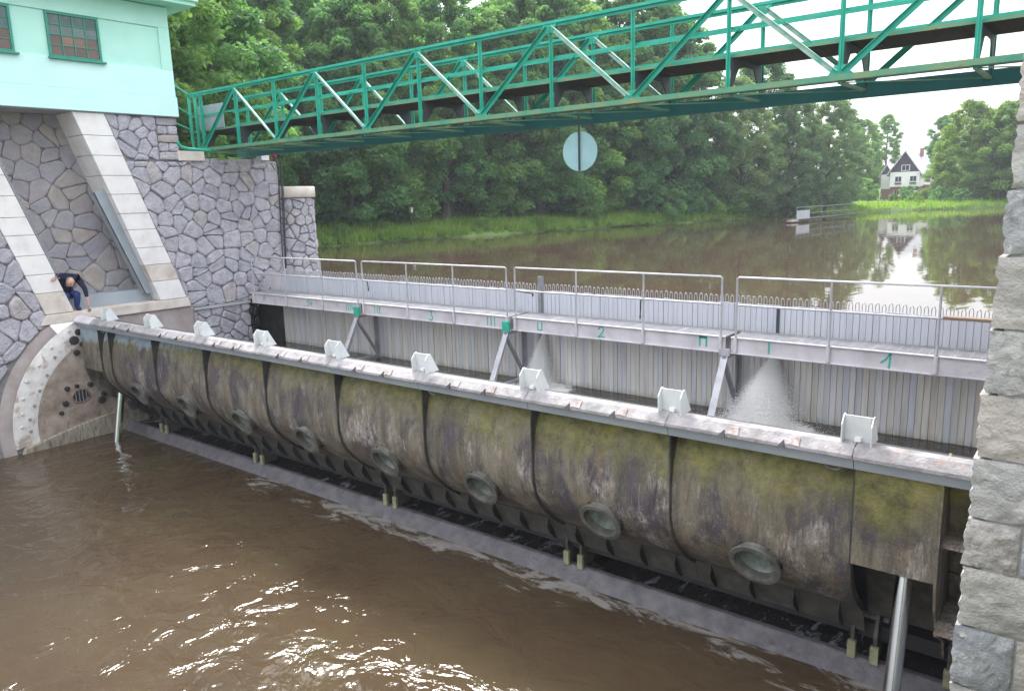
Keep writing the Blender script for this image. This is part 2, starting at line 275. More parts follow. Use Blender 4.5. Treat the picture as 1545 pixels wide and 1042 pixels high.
# ------------------------------------------------------------------ mesh helpers
class MB:
    def __init__(s): s.v = []; s.f = []; s.sm = []
    def add(s, vs, fs, smooth=False):
        k = len(s.v); s.v += [tuple(v) for v in vs]; s.f += [tuple(i + k for i in f) for f in fs]; s.sm += [smooth] * len(fs); return s
    def box(s, a, b):
        x0, y0, z0 = a; x1, y1, z1 = b
        return s.add([(x0, y0, z0), (x1, y0, z0), (x1, y1, z0), (x0, y1, z0), (x0, y0, z1), (x1, y0, z1), (x1, y1, z1), (x0, y1, z1)],
                     [(0, 3, 2, 1), (4, 5, 6, 7), (0, 1, 5, 4), (1, 2, 6, 5), (2, 3, 7, 6), (3, 0, 4, 7)])
    def beam(s, p, q, w, h, up=(0, 0, 1), off=(0, 0)):
        p = Vector(p); q = Vector(q); d = (q - p).normalized(); u = Vector(up)
        if abs(d.dot(u)) > .98: u = Vector((0, 1, 0))
        a = d.cross(u).normalized(); b = a.cross(d).normalized()
        p = p + a * off[0] + b * off[1]; q = q + a * off[0] + b * off[1]; vs = []
        for r in (p, q):
            for i, j in ((-1, -1), (1, -1), (1, 1), (-1, 1)): vs.append(r + a * (i * w / 2) + b * (j * h / 2))
        return s.add(vs, [(0, 1, 2, 3), (7, 6, 5, 4), (0, 4, 5, 1), (1, 5, 6, 2), (2, 6, 7, 3), (3, 7, 4, 0)])
    def prism(s, poly, mp, d0, d1):       # poly in 2-D, mp(a,b,d) -> xyz
        n = len(poly); vs = [mp(a, b, d0) for a, b in poly] + [mp(a, b, d1) for a, b in poly]
        fs = [tuple(range(n))[::-1], tuple(range(n, 2 * n))] + [(i, (i + 1) % n, n + (i + 1) % n, n + i) for i in range(n)]
        return s.add(vs, fs)
    def tube(s, path, r, n=8, closed=False, cap=True):
        P = [Vector(p) for p in path]; m = len(P); rings = []
        rr = r if isinstance(r, (list, tuple)) else [r] * m
        for i, p in enumerate(P):
            d = (P[(i + 1) % m] - P[i - 1]) if closed else (P[min(i + 1, m - 1)] - P[max(i - 1, 0)])
            d.normalize(); u = Vector((0, 0, 1)) if abs(d.z) < .95 else Vector((0, 1, 0))
            a = d.cross(u).normalized(); b = a.cross(d)
            rings.append([p + (a * math.cos(t) + b * math.sin(t)) * rr[i] for t in [2 * PI * k / n for k in range(n)]])
        vs = [v for g in rings for v in g]; fs = []
        for i in range(m if closed else m - 1):
            for k in range(n):
                fs.append((i * n + k, i * n + (k + 1) % n, ((i + 1) % m) * n + (k + 1) % n, ((i + 1) % m) * n + k))
        s.add(vs, fs, True)
        if cap and not closed: s.add([v for v in rings[0]], [tuple(range(n))[::-1]]); s.add([v for v in rings[-1]], [tuple(range(n))])
        return s
    def sheet(s, rows, smooth=True):
        n = len(rows[0]); vs = [p for r in rows for p in r]
        return s.add(vs, [(i * n + j, i * n + j + 1, (i + 1) * n + j + 1, (i + 1) * n + j) for i in range(len(rows) - 1) for j in range(n - 1)], smooth)
    def mesh(s, name, mat):
        me = bpy.data.meshes.new(name); me.from_pydata(s.v, [], s.f); me.polygons.foreach_set('use_smooth', s.sm); me.update()
        bm = bmesh.new(); bm.from_mesh(me); bmesh.ops.recalc_face_normals(bm, faces=bm.faces); bm.to_mesh(me); bm.free()
        me.materials.append(M[mat]); return me
    def build(s, name, mat, parent=None, bevel=0):
        o = bpy.data.objects.new(name, s.mesh(name, mat)); link(o, parent)
        if bevel: b = o.modifiers.new('bevel', 'BEVEL'); b.width = bevel; b.segments = 2; b.limit_method = 'ANGLE'
        return o
def link(o, parent=None):
    C.objects.link(o)
    if parent is not None:
        o.parent = parent
        if parent.get('base') is None: return
        o.location = -Vector(parent['base'])
def tag(o, label, cat, group=None):
    o['label'] = label; o['category'] = cat
    if group: o['group'] = group
    return o
def thing(name, label, cat, base=(0, 0, 0), group=None):
    e = bpy.data.objects.new(name, None); e.empty_display_size = .2; C.objects.link(e); e.location = base; e['base'] = tuple(base)
    return tag(e, label, cat, group)
def struct(o): o['kind'] = 'structure'; return o
X0 = lambda a, b, d: (d, a, b)            # wall plane x = d with (y, z)
Y0 = lambda a, b, d: (a, d, b)

def leafmesh(name, c, size, mat, upbias=.5, n0=None):
    n = len(c); nr = rng.normal(size=(n, 3)); nr[:, 2] += upbias * 1.5
    if n0 is not None: nr += n0
    nr /= np.linalg.norm(nr, axis=1)[:, None]
    t = rng.normal(size=(n, 3)); u = np.cross(nr, t); u /= np.linalg.norm(u, axis=1)[:, None]; v = np.cross(nr, u)
    sz = size * rng.uniform(.6, 1.35, n)[:, None]
    V = np.stack([c + u * sz, c + v * sz * .5 + nr * sz * .12, c - u * sz, c - v * sz * .5 + nr * sz * .12], 1).reshape(-1, 3)
    me = bpy.data.meshes.new(name); me.vertices.add(4 * n); me.vertices.foreach_set('co', V.ravel().astype(np.float32))
    me.loops.add(4 * n); me.loops.foreach_set('vertex_index', np.arange(4 * n, dtype=np.int32))
    me.polygons.add(n); me.polygons.foreach_set('loop_start', np.arange(0, 4 * n, 4, dtype=np.int32)); me.polygons.foreach_set('loop_total', np.full(n, 4, dtype=np.int32))
    me.update(calc_edges=True); me.materials.append(M[mat]); return me

# polygonal rubble: a Voronoi cell for each stone
def clip(poly, a, b, c):
    out = []
    for i in range(len(poly)):
        p, q = poly[i], poly[(i + 1) % len(poly)]; dp = a * p[0] + b * p[1] - c; dq = a * q[0] + b * q[1] - c
        if dp <= 0: out.append(p)
        if dp * dq < 0: t = dp / (dp - dq); out.append((p[0] + t * (q[0] - p[0]), p[1] + t * (q[1] - p[1])))
    return out
def halfplanes(poly):                    # counter-clockwise convex polygon
    hs = []
    for i in range(len(poly)):
        p, q = poly[i], poly[(i + 1) % len(poly)]; ex, ey = q[0] - p[0], q[1] - p[1]; l = math.hypot(ex, ey)
        a, b = ey / l, -ex / l; hs.append((a, b, a * p[0] + b * p[1]))
    return hs
def voronoi(region, s, gap, circle=None, sy=.85):
    hs = halfplanes(region); xs = [p[0] for p in region]; ys = [p[1] for p in region]; pts = []
    r = 0; y = min(ys) - s
    while y < max(ys) + s:
        x = min(xs) - s + (r % 2) * s / 2
        while x < max(xs) + s:
          if random.random() < .14: x += s * .6; continue
          pts.append((x + random.uniform(-.46, .46) * s, y + random.uniform(-.46, .46) * s * sy)); x += s * random.uniform(.75, 1.25)
        y += s * sy; r += 1
    out = []
    for i, p in enumerate(pts):
        poly = [(p[0] - 2 * s, p[1] - 2 * s), (p[0] + 2 * s, p[1] - 2 * s), (p[0] + 2 * s, p[1] + 2 * s), (p[0] - 2 * s, p[1] + 2 * s)]
        for q in pts:
            dx, dy = q[0] - p[0], q[1] - p[1]; l = math.hypot(dx, dy)
            if 0 < l < 3 * s: poly = clip(poly, dx / l, dy / l, (dx * (p[0] + q[0]) + dy * (p[1] + q[1])) / 2 / l - gap)
        for a, b, c in hs: poly = clip(poly, a, b, c - gap * .5)
        if circle and len(poly) > 2:
            cx, cy, cr = circle; mx = sum(q[0] for q in poly) / len(poly); my = sum(q[1] for q in poly) / len(poly); l = math.hypot(mx - cx, my - cy)
            if l < cr: continue
            a, b = (cx - mx) / l, (cy - my) / l; poly = clip(poly, a, b, a * cx + b * cy - cr)
        if len(poly) < 3: continue
        A = sum(poly[k][0] * poly[(k + 1) % len(poly)][1] - poly[(k + 1) % len(poly)][0] * poly[k][1] for k in range(len(poly))) / 2
        if A > .012: out.append(poly)
    return out
def stone_mesh(poly, mp, mat, proud=.03, rough=.014):
    n = len(poly); q = []
    for i in range(n):                   # knock the corners off
        a, b, c = poly[i - 1], poly[i], poly[(i + 1) % n]; t = random.uniform(.1, .24)
        q += [(b[0] + (a[0] - b[0]) * t, b[1] + (a[1] - b[1]) * t), (b[0] + (c[0] - b[0]) * t, b[1] + (c[1] - b[1]) * t)]
    m = len(q); cx = sum(p[0] for p in q) / m; cy = sum(p[1] for p in q) / m; pr = proud * random.uniform(.5, 1.5)
    tx, ty = random.uniform(-.06, .06), random.uniform(-.06, .06)
    def ring(k, d, r): return [mp(cx + (p[0] - cx) * k + random.uniform(-r, r), cy + (p[1] - cy) * k + random.uniform(-r, r), d + (p[0] - cx) * tx + (p[1] - cy) * ty + random.uniform(-r, r)) for p in q]
    vs = ring(1, -.07, 0) + ring(1, pr * .25, .004) + ring(.82, pr, rough * .6) + [mp(cx, cy, pr + random.uniform(-rough, rough))]
    fs = []
    for k in range(2): fs += [(k * m + i, k * m + (i + 1) % m, (k + 1) * m + (i + 1) % m, (k + 1) * m + i) for i in range(m)]
    fs += [(2 * m + i, 2 * m + (i + 1) % m, 3 * m) for i in range(m)]
    return MB().add(vs, fs)
def stones(parent, polys, mp, mat='stone', proud=.03, limit=300, name='stone'):
    for k, p in enumerate(polys[:limit]): stone_mesh(p, mp, mat, proud).build(name, mat, parent)
    if len(polys) > limit:
        mb = MB()
        for p in polys[limit:]: s = stone_mesh(p, mp, mat, proud); mb.add(s.v, s.f)
        o = mb.build(name, mat, parent); o['kind'] = 'stuff'

# ------------------------------------------------------------------ the setting: water, banks
ZU, ZP = 2.4, 1.58
struct(MB().add([(-4.5, -60, 0), (60, -60, 0), (60, .92, 0), (-4.5, .92, 0)], [(0, 1, 2, 3)]).build('river_water', 'river_lower'))
mbp = MB(); nx, ny = 2, 2
struct(MB().add([(-.5, .7, ZP), (18.9, .7, ZP), (18.9, 5.2, ZP), (-.5, 5.2, ZP)], [(0, 1, 2, 3)]).build('pool_water', 'river_pool'))
struct(MB().add([(-70, 5.3, ZU), (400, 5.3, ZU), (400, 260, ZU), (-70, 260, ZU)], [(0, 1, 2, 3)]).build('lake_water', 'river_upper'))
SH = [(-2.2, 8.2), (-6, 9), (-16, 14), (-24.5, 22), (-24.7, 26.8), (-22.6, 39.2), (-16.2, 61.5), (-12.3, 77.6), (-8, 87), (-2.2, 97), (7.5, 106), (22, 113), (60, 122), (150, 135), (320, 150)]
pts = []
for i in range(len(SH) - 1):
    a, b = Vector(SH[i]), Vector(SH[i + 1]); k = max(1, int((b - a).length / 1.6)) if i < 11 else 8
    for j in range(k): pts.append(a.lerp(b, j / k))
pts.append(Vector(SH[-1]))
nrm = []
for i, p in enumerate(pts):
    d = pts[min(i + 5, len(pts) - 1)] - pts[max(i - 5, 0)]; nrm.append(Vector((-d.y, d.x)).normalized())
prof = [(-2, 1.6), (-.25, 2.25), (0, 2.45), (.25, 2.72), (1.2, 2.95), (3, 3.25), (6, 3.55), (10, 3.8), (18, 4.1), (40, 4.6), (120, 6), (420, 9)]
rows = []
for i, (p, n) in enumerate(zip(pts, nrm)):
    row = []; wob = .35 * math.sin(i * .9) + .3 * math.sin(i * .37 + 1)
    for d, z in prof:
        jd = d + (wob * (1 if d < 3 else 0)) + random.uniform(-.15, .15) * (d < 12)
        q = p + n * jd; far = min(1, max(0, (p.y - 84) / 10)); z = z if z < 2.9 else 2.9 + (z - 2.9) * (1 - .86 * far); row.append((q.x, q.y, z + random.uniform(-.06, .06) * (d > .2)))
    rows.append(row)
struct(MB().sheet(rows).build('grassy_bank', 'grass_ground'))
struct(MB().box((19.5, -60, -1), (60, -2.9, 3.85)).build('bank_terrace', 'grass_ground'))
struct(MB().box((20.9, -2.8, -1), (60, 80, 3.9)).build('bank_ground', 'grass_ground'))

def bank_point(i, d):
    p = pts[i] + nrm[i] * d
    zs = [q for q in prof]; z = zs[-1][1]
    for (d0, z0), (d1, z1) in zip(zs, zs[1:]):
        if d0 <= d <= d1: z = z0 + (z1 - z0) * (d - d0) / (d1 - d0); break
    far = min(1, max(0, (pts[i].y - 84) / 10)); z = z if z < 2.9 else 2.9 + (z - 2.9) * (1 - .86 * far)
    return Vector((p.x, p.y, z))
# grass: blades on the visible bank
def grass(name, label, idx, n, dmax, hmin, hmax):
    c = []; H = []
    for k in range(n):
        i = random.choice(idx); d = random.uniform(0, 1) ** 1.6 * dmax + .15
        p = bank_point(i, d) + Vector((random.uniform(-.8, .8), random.uniform(-.8, .8), 0)); c.append(p[:]); H.append(random.uniform(hmin, hmax) * (1 if random.random() < .9 else 1.8))
    c = np.array(c); H = np.array(H)[:, None]; m = len(c); ang = rng.uniform(0, 2 * PI, m); wv = np.stack([np.cos(ang), np.sin(ang), np.zeros(m)], 1) * (.03 + .05 * rng.random((m, 1)))
    ln = rng.normal(size=(m, 3)) * .3; ln[:, 2] = 1; tip = c + ln * H; c = c - np.array([0, 0, .1])
    V = np.stack([c - wv, c + wv, tip + wv * .3, tip - wv * .3], 1).reshape(-1, 3)
    me = bpy.data.meshes.new(name); me.from_pydata(V.tolist(), [], [(4 * i, 4 * i + 1, 4 * i + 2, 4 * i + 3) for i in range(m)]); me.materials.append(M['grass_blade'])
    o = bpy.data.objects.new(name, me); C.objects.link(o); o['kind'] = 'stuff'; tag(o, label, 'grass'); return o
iA = [i for i, p in enumerate(pts) if 22 < p.y < 80]; iB = [i for i, p in enumerate(pts) if 80 <= p.y < 113]
grass('bank_grass', 'long green grass along the lake bank under the wood', iA, 42000, 9, .2, .5)
grass('lawn_grass', 'bright grass on the shore in front of the white house', iB, 14000, 14, .15, .45)

# ------------------------------------------------------------------ left abutment: rubble walls, recess frame
FR = lambda z: 1.27 + (7.63 - z) * .3413            # outer edge of the right frame leg
CIR = (1.0, .4, 2.95)
wa = thing('abutment_wall', 'grey rubble stone wall between the slanting concrete frame and the round pier', 'stone wall', (0, 4.4, 0))
MB().prism([(FR(6.55), 6.55), (FR(2.78), 2.78), (5.95, 2.78), (5.95, 6.55)], X0, -.035, -1.6).build('wall_core', 'mortar', wa)
MB().prism([(FR(7.7), 7.7), (FR(6.62), 6.56), (3.06, 6.56), (3.06, 7.7)], X0, -.035, -1.6).build('wall_core', 'mortar', wa)
A2 = [(FR(6.6), 6.6), (FR(2.8), 2.8), (5.97, 2.8), (5.97, 6.6)]
quoinsR = [(5.55, 2.85 + k * .42) for k in range(9)]
stones(wa, voronoi(A2, .41, .006), X0, 'stone', .035)
A1 = [(FR(7.7), 7.7), (FR(6.63), 6.63), (2.5, 6.63), (2.5, 7.7)]
stones(wa, voronoi(A1, .36, .006), X0, 'stone', .025)
z = 6.64
for k, h in enumerate((.21, .22, .2, .22, .2)):
    ysp = [2.52, 2.78, 3.06] if k % 2 else [2.52, 3.06]
    for a, b in zip(ysp, ysp[1:]): stone_mesh([(a + .006, z + .006), (b - .006, z + .006), (b - .006, z + h - .006), (a + .006, z + h - .006)], X0, 'stone', .03).build('quoin', 'stone_niche' if k == 4 or k == 2 else 'stone', wa)
    z += h
# the end face of the wall (towards the lake) and its rough top
for k in range(9):
    z0 = 2.82 + k * .415
    for a, b in ((-.02, -.5), (-.52, -1.1)): MB().box((b, 5.955, z0), (a, 5.99, z0 + .4)).build('stone', 'stone', wa, .012)
for k in range(11):
    y0 = 3.12 + k * .26; MB().box((-.55 - random.uniform(0, .1), y0, 6.57), (.02 + random.uniform(-.04, .03), y0 + .245, 6.62 + random.uniform(.02, .13))).build('stone', 'stone', wa, .025)
wb = thing('plinth_wall', 'pale rubble stone plinth below the ledge of the abutment', 'stone wall', (0, 3.8, -.5))
MB().prism([(2.95, -.5), (4.62, -.5), (4.62, 2.74), (2.95, 2.74)], X0, .02, -1.5).build('wall_core', 'pale_mortar', wb)
stones(wb, voronoi([(2.97, -.3), (4.64, -.3), (4.64, 2.72), (2.97, 2.72)], .36, .014), lambda a, b, d: (d + .05, a, b), 'stone', .03)
MB().box((-.3, 2.95, 2.72), (.1, 4.66, 2.79)).build('ledge', 'concrete_grey', wb, .01)
# recess beside the needle wall, black with wet slime
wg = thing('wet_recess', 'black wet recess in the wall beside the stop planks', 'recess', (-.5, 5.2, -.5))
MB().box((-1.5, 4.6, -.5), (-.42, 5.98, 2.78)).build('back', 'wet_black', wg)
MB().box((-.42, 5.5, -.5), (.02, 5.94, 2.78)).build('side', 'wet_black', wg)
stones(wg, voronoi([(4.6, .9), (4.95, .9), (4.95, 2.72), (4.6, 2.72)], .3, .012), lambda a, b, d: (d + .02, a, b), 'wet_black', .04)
# downstream part, left of the frame
wl = thing('river_wall', 'rubble stone wall below the building, left of the slanting concrete frame', 'stone wall', (0, -4, -.5))
FL = lambda z: -.57 - (z - 2.89) * .3262
MB().prism([(-9, -.6), (-1.0, -.6), (FL(2.89) + .02, 2.89), (FL(7.7), 7.7), (-9, 7.7)], X0, -.035, -1.6).build('wall_core', 'mortar', wl)
stones(wl, voronoi([(-5.6, -.3), (.4, -.3), (FL(2.89), 2.89), (FL(7.7), 7.7), (-5.6, 7.7)], .44, .006, CIR), X0, 'stone', .035)
# recess back wall
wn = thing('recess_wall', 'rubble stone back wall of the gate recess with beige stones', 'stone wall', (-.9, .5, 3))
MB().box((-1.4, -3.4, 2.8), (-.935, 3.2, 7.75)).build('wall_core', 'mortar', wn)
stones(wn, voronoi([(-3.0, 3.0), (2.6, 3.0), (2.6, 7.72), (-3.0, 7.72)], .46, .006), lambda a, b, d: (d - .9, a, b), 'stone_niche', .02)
# frame: slanting legs of concrete blocks, ledge, steel guide
fr = thing('recess_frame', 'white concrete frame with two slanting legs around the gate recess', 'concrete frame', (0, 1, 2.8))
zj = [7.7, 7.18, 6.72, 6.25, 5.8, 5.33, 4.93, 4.47, 4.03, 3.6, 3.1]
for z1, z0 in zip(zj, zj[1:]):
    a = lambda z: FR(z) - .72 - (.06 if z > 7 else 0) * 0
    MB().prism([(a(z0 + .005), z0 + .005), (FR(z0 + .005), z0 + .005), (FR(z1 - .005), z1 - .005), (a(z1 - .005), z1 - .005)], X0, -.92, .03).build('frame_block', 'concrete_white' if z0 > 3.9 else random.choice(['concrete_white', 'concrete_beige']), fr, .008)
    c = lambda z: FL(z)
    wd = lambda z: .62 if z > 3.2 else .62
    if z0 > 2.9: MB().prism([(c(z0 + .005), z0 + .005), (c(z0 + .005) + wd(z0), z0 + .005), (c(z1 - .005) + wd(z1), z1 - .005), (c(z1 - .005), z1 - .005)], X0, -.92, .03).build('frame_block', 'concrete_white' if z0 > 3.5 else 'concrete_beige', fr, .008)
MB().prism([(-.78, 2.86), (2.9, 2.86), (2.84, 3.09), (-.63, 3.09)], X0, -.92, .055).build('ledge', 'concrete_beige', fr, .012)
MB().box((-.9, -.4, 3.085), (-.38, 2.2, 3.4)).build('floor_step', 'steel_blue', fr, .01)
g = MB(); p, q = (-.35, 1.02, 5.9), (-.35, 1.98, 3.3)
g.prism([(.86, 5.86), (1.2, 5.98), (2.2, 3.3), (1.82, 3.3)], X0, -.2, -.18); g.prism([(.86, 5.86), (.88, 5.865), (1.84, 3.3), (1.82, 3.3)], X0, -.4, -.18)
g.build('steel_guide', 'steel_blue', fr)
rk = MB(); yl = lambda z: FL(z) + .64
rk.prism([(yl(3.9), 3.9), (yl(3.9) + .045, 3.9), (yl(7.6) + .045, 7.6), (yl(7.6), 7.6)], X0, -.08, .0)
for k in range(30): zz = 4 + k * .12; rk.prism([(yl(zz) + .04, zz), (yl(zz) + .07, zz), (yl(zz) + .07, zz + .06), (yl(zz) + .04, zz + .06)], X0, -.08, 0)
rk.build('rack_rail', 'galv_dull', fr)
# round pier
rp = thing('round_pier', 'round rubble stone pier with flat concrete cap beside the lake', 'pier', (-.6, 6.55, 0))
PC = (-.62, 6.62); PR = .80
RM = lambda a, b, d: (PC[0] + (PR + d) * math.cos(a / PR), PC[1] + (PR + d) * math.sin(a / PR), b)
MB().tube([(PC[0], PC[1], z) for z in (-.5, 5.64)], PR - .035, 28).build('pier_core', 'pale_mortar', rp)
stones(rp, voronoi([(-1.4, 2.3), (2.2, 2.3), (2.2, 5.62), (-1.4, 5.62)], .29, .012), RM, 'stone', .04)
MB().tube([(PC[0], PC[1], z) for z in (5.63, 5.65, 5.93, 5.95)], [.87, .89, .89, .87], 40).build('cap', 'concrete_beige', rp)

# side shield on the wall at the gate end
sh = thing('side_shield', 'white and rust stained shield plate with bolts, curved behind the gate end', 'shield plate', (.05, .3, 0))
arc = lambda r, a0, a1, n=24: [(CIR[0] + r * math.cos(math.radians(a0 + (a1 - a0) * i / n)), CIR[1] + r * math.sin(math.radians(a0 + (a1 - a0) * i / n))) for i in range(n + 1)]
o_, i_ = arc(2.93, 123, 196, 30), arc(2.66, 123, 196, 30)
MB().sheet([[X0(*a, -.02) for a in o_], [X0(*a, .012) for a in arc(2.9, 123, 196, 30)], [X0(*a, .012) for a in i_]]).build('concrete_rim', 'concrete_pink', sh)
rs = [arc(r, 112, 186, 30) for r in (2.66, 2.64, 2.15)]
MB().sheet([[X0(*a, .012) for a in rs[0]], [X0(*a, .03) for a in rs[1]], [X0(*a, .03) for a in rs[2]]]).build('white_band', 'shield_white', sh)
MB().prism([(1.6, .1)] + arc(2.15, 75, 186, 30), X0, -.02, .024).build('rust_plate', 'shield_rust', sh)
MB().prism([(1.0, -.4), (2.97, -.4), (2.97, 2.86), (1.0, 2.86)], X0, -.6, -.005).build('concrete_panel', 'concrete_pink', sh)
MB().prism([(-.6, 1.5), (1.0, 1.32), (1.0, 1.46), (-.62, 1.62)], X0, .024, .03).build('pale_strip', 'shield_rust', sh)
MB().prism([(-1.72, -.4), (1.4, -.4), (1.4, .62), (-.1, .42), (-1.5, .12)], X0, .0, .11).build('kerb', 'kerb_algae', sh, .03)
def bolt(y, z, x, r, mat='black_steel', d=.05):
    MB().tube([(x - .01, y, z), (x + d, y, z), (x + d + .01, y, z)], [r, r, r * .75], 8).build('bolt', mat, sh)
for a in (118, 130, 141, 151, 160, 168, 175): bolt(*arc(2.52 + random.uniform(-.05, .05), a, a, 1)[0], .03, .035, 'shield_white', .02); bolt(*arc(2.28 + random.uniform(-.05, .05), a + 3, a + 3, 1)[0], .03, .035, 'shield_rust', .02)
for y, z, r in ((-.12, 2.42, .11), (.0, 2.6, .08), (.06, 2.3, .07), (-.1, 2.12, .07), (.2, 2.15, .07), (.3, 1.82, .06), (-.42, 1.3, .06), (-.2, 1.32, .05), (.1, 1.3, .06), (.36, 1.3, .07), (.4, 1.0, .07), (.32, .86, .09), (-.5, .95, .07), (-.62, .75, .05)): bolt(y, z, .024, r)
gr = MB(); cc = (-.13, 1.06)
gr.tube([(.03, cc[0] + .2 * math.cos(t), cc[1] + .16 * math.sin(t)) for t in [2 * PI * k / 20 for k in range(20)]], .022, 6, True)
gr_o = gr.build('drain_rim', 'rust', sh)
MB().prism([(cc[0] + .2 * math.cos(2 * PI * k / 20), cc[1] + .16 * math.sin(2 * PI * k / 20)) for k in range(20)], X0, .02, .03).build('drain_hole', 'black_steel', sh)
for k in range(4): MB().box((.028, cc[0] - .12 + k * .08 - .008, cc[1] - .14), (.045, cc[0] - .12 + k * .08 + .008, cc[1] + .14)).build('drain_bar', 'galv_dull', sh)

# ------------------------------------------------------------------ building on the abutment
bd = thing('gate_house', 'mint green rendered gate house standing on the stone abutment', 'building', (-3, -3, 7.7))
BX = .10; BY = 3.1
MB().box((-6, -9, 7.74), (BX - .06, BY - .06, 10.35)).build('wall', 'mint_wall', bd)
MB().box((-6.02, -9.02, 7.72), (BX + .0, BY, 8.2)).build('base_band', 'mint_band', bd, .006)
MB().box((-6.01, -9.01, 8.206), (BX - .02, BY - .02, 8.85)).build('sill_band', 'mint_band', bd, .006)
MB().box((-6.01, -9.01, 9.85), (BX - .02, BY - .02, 10.34)).build('top_band', 'mint_wall', bd, .006)
MB().box((-6.01, 2.80, 8.852), (BX - .02, BY - .02, 9.848)).build('corner_pilaster', 'mint_wall', bd, .006)
MB().box((-6.6, -9.6, 10.36), (.62, BY + .46, 10.46)).build('eave', 'mint_soffit', bd, .01)
MB().box((-6.7, -9.7, 10.462), (.68, BY + .52, 10.62)).build('roof', 'mint_wall', bd, .02)
MB().box((-6, -9, 7.70), (BX - .04, BY - .05, 7.715)).build('soffit', 'concrete_grey', bd)
for wi, (ya, yb) in enumerate(((.2, 1.35), (-1.75, -.5), (-3.7, -2.45))):
    xf = BX - .06
    fm = MB()
    for a, b in (((xf - .02, ya, 8.86), (xf + .05, yb, 8.91)), ((xf - .02, ya, 9.79), (xf + .05, yb, 9.84)), ((xf - .02, ya, 8.91), (xf + .05, ya + .05, 9.79)), ((xf - .02, yb - .05, 8.91), (xf + .05, yb, 9.79))): fm.box(a, b)
    nyc, nzc = 4, 4; dy = (yb - ya - .1) / nyc; dz = .88 / nzc
    for k in range(1, nyc): fm.box((xf, ya + .05 + k * dy - .011, 8.91), (xf + .03, ya + .05 + k * dy + .011, 9.79))
    for k in range(1, nzc): fm.box((xf, ya + .05, 8.91 + k * dz - .009), (xf + .028, yb - .05, 8.91 + k * dz + .009))
    wn_ = fm.build('window', 'window_green', bd)
    for j in range(nzc):
        for k in range(nyc):
            p = MB().box((xf + .002, ya + .06 + k * dy, 8.92 + j * dz), (xf + .012, ya + .04 + (k + 1) * dy, 8.9 + (j + 1) * dz)).build('pane', 'pane_reflection' if j < 2 else 'pane_dark', None)
            p.parent = wn_
    sl = MB().box((xf + .0, ya - .04, 8.815), (xf + .12, yb + .06, 8.853)).build('sill', 'window_green', None); sl.parent = wn_

# ------------------------------------------------------------------ green truss footbridge
br = thing('truss_footbridge', 'green painted steel truss footbridge spanning high above the weir', 'footbridge', (9, 4.7, 6.9))
YN, YF = 4.0, 5.4; ZB, ZT, ZD = 6.93, 8.46, 7.5
px = [-.34 + 1.64 * k for k in range(13)]; xe0, xe1 = -.95, 20.0
for Y, sgn in ((YN, 1), (YF, -1)):
    MB().box((xe0, Y - .045, ZT - .05), (xe1, Y + .045, ZT)).box((xe0, Y - .006, ZT - .10), (xe1, Y + .006, ZT - .05)).build('top_chord', 'green_paint', br)
    if Y == YN: MB().box((xe0, Y - .07, ZB - .012), (xe1, Y + .06, ZB)).box((xe0, Y - .07, ZB), (xe1, Y - .058, ZB + .07)).build('bottom_chord', 'green_weathered', br)
    else: MB().box((xe0, Y - .06, 6.80), (xe1, Y + .02, 6.815)).box((xe0, Y - .072, 6.815), (xe1, Y - .06, 7.0)).box((xe0, Y - .06, 7.0), (xe1, Y + .02, 7.015)).build('bottom_chord', 'green_dark', br)
    for k, x in enumerate(px):
        MB().box((x - .035, Y - .006, ZB + .002), (x + .035, Y + .006, ZT - .1)).box((x - .006, Y - .05, ZB + .002), (x + .006, Y + .05, ZT - .1)).build('post', 'green_paint', br)
        if k < 12:
            lo, hi = ZB + .09, ZT - .12; up = k % 2 == 0
            p, q = ((x + .05, Y - .02, lo), (px[k + 1] - .04, Y - .02, hi)) if up else ((x + .04, Y - .02, hi), (px[k + 1] - .05, Y - .02, lo))
            MB().beam(p, q, .012, .075, (0, 0, 1), (0, 0)).beam(p, q, .06, .008, (0, 0, 1), (.03 * 1, .0375)).build('diagonal', 'green_paint' if up else 'green_lit', br)
        if k % 2: MB().prism([(x - .16, ZT - .055), (x + .16, ZT - .055), (x + .06, ZT - .2), (x - .06, ZT - .2)], Y0, Y - .028, Y - .036).build('gusset', 'green_paint', br)
        if k % 2 == 0: MB().prism([(x - .2, ZB + .01), (x + .2, ZB + .01), (x + .07, ZB + .2), (x - .07, ZB + .2)], Y0, Y - .028, Y - .036).build('gusset', 'green_paint', br)
    for zr, hh in (((8.08, .05), (7.72, .05)) if Y == YF else ((7.86, .045),)):
        MB().box((xe0, Y + sgn * .06, zr - hh / 2), (xe1, Y + sgn * .066, zr + hh / 2)).build('mid_rail', 'green_paint', br)
    MB().box((xe0, Y + sgn * .08, ZD - (.04 if Y == YF else .06)), (xe1, Y + sgn * .09, ZD + (.07 if Y == YF else -.01))).build('deck_stringer', 'green_weathered', br)
for k in range(58):
    x = -.9 + k * .36; mb = MB()
    mb.box((x, YN + .12, ZD - .04), (x + .35, YF - .12, ZD - .005)).build('deck_plank', 'deck_brown', br)
for k, x in enumerate(px):
    MB().prism([(YN + .07, ZB + .02), (YN + .3, ZB + .3), (YN + .42, ZD - .14), (YF - .42, ZD - .14), (YF - .3, ZB + .3), (YF - .08, ZB + .02), (YF - .08, ZD - .05), (YN + .07, ZD - .05)], lambda a, b, d: (d, a, b), x + .01, x + .025).build('cross_frame', 'bracket_dark', br)
    MB().box((x - .03, YN, ZB - .05), (x + .03, YF - .08, ZB - .014)).build('cross_beam', 'green_weathered', br)
    if k < 12: MB().beam((x, YN + .05, ZB - .03), (px[k + 1], YF - .1, ZB - .03), .045, .012).build('wind_brace', 'green_weathered', br)
MB().box((xe0, 4.62, 6.99), (xe1, 4.74, 7.06)).build('service_pipe', 'bracket_dark', br)
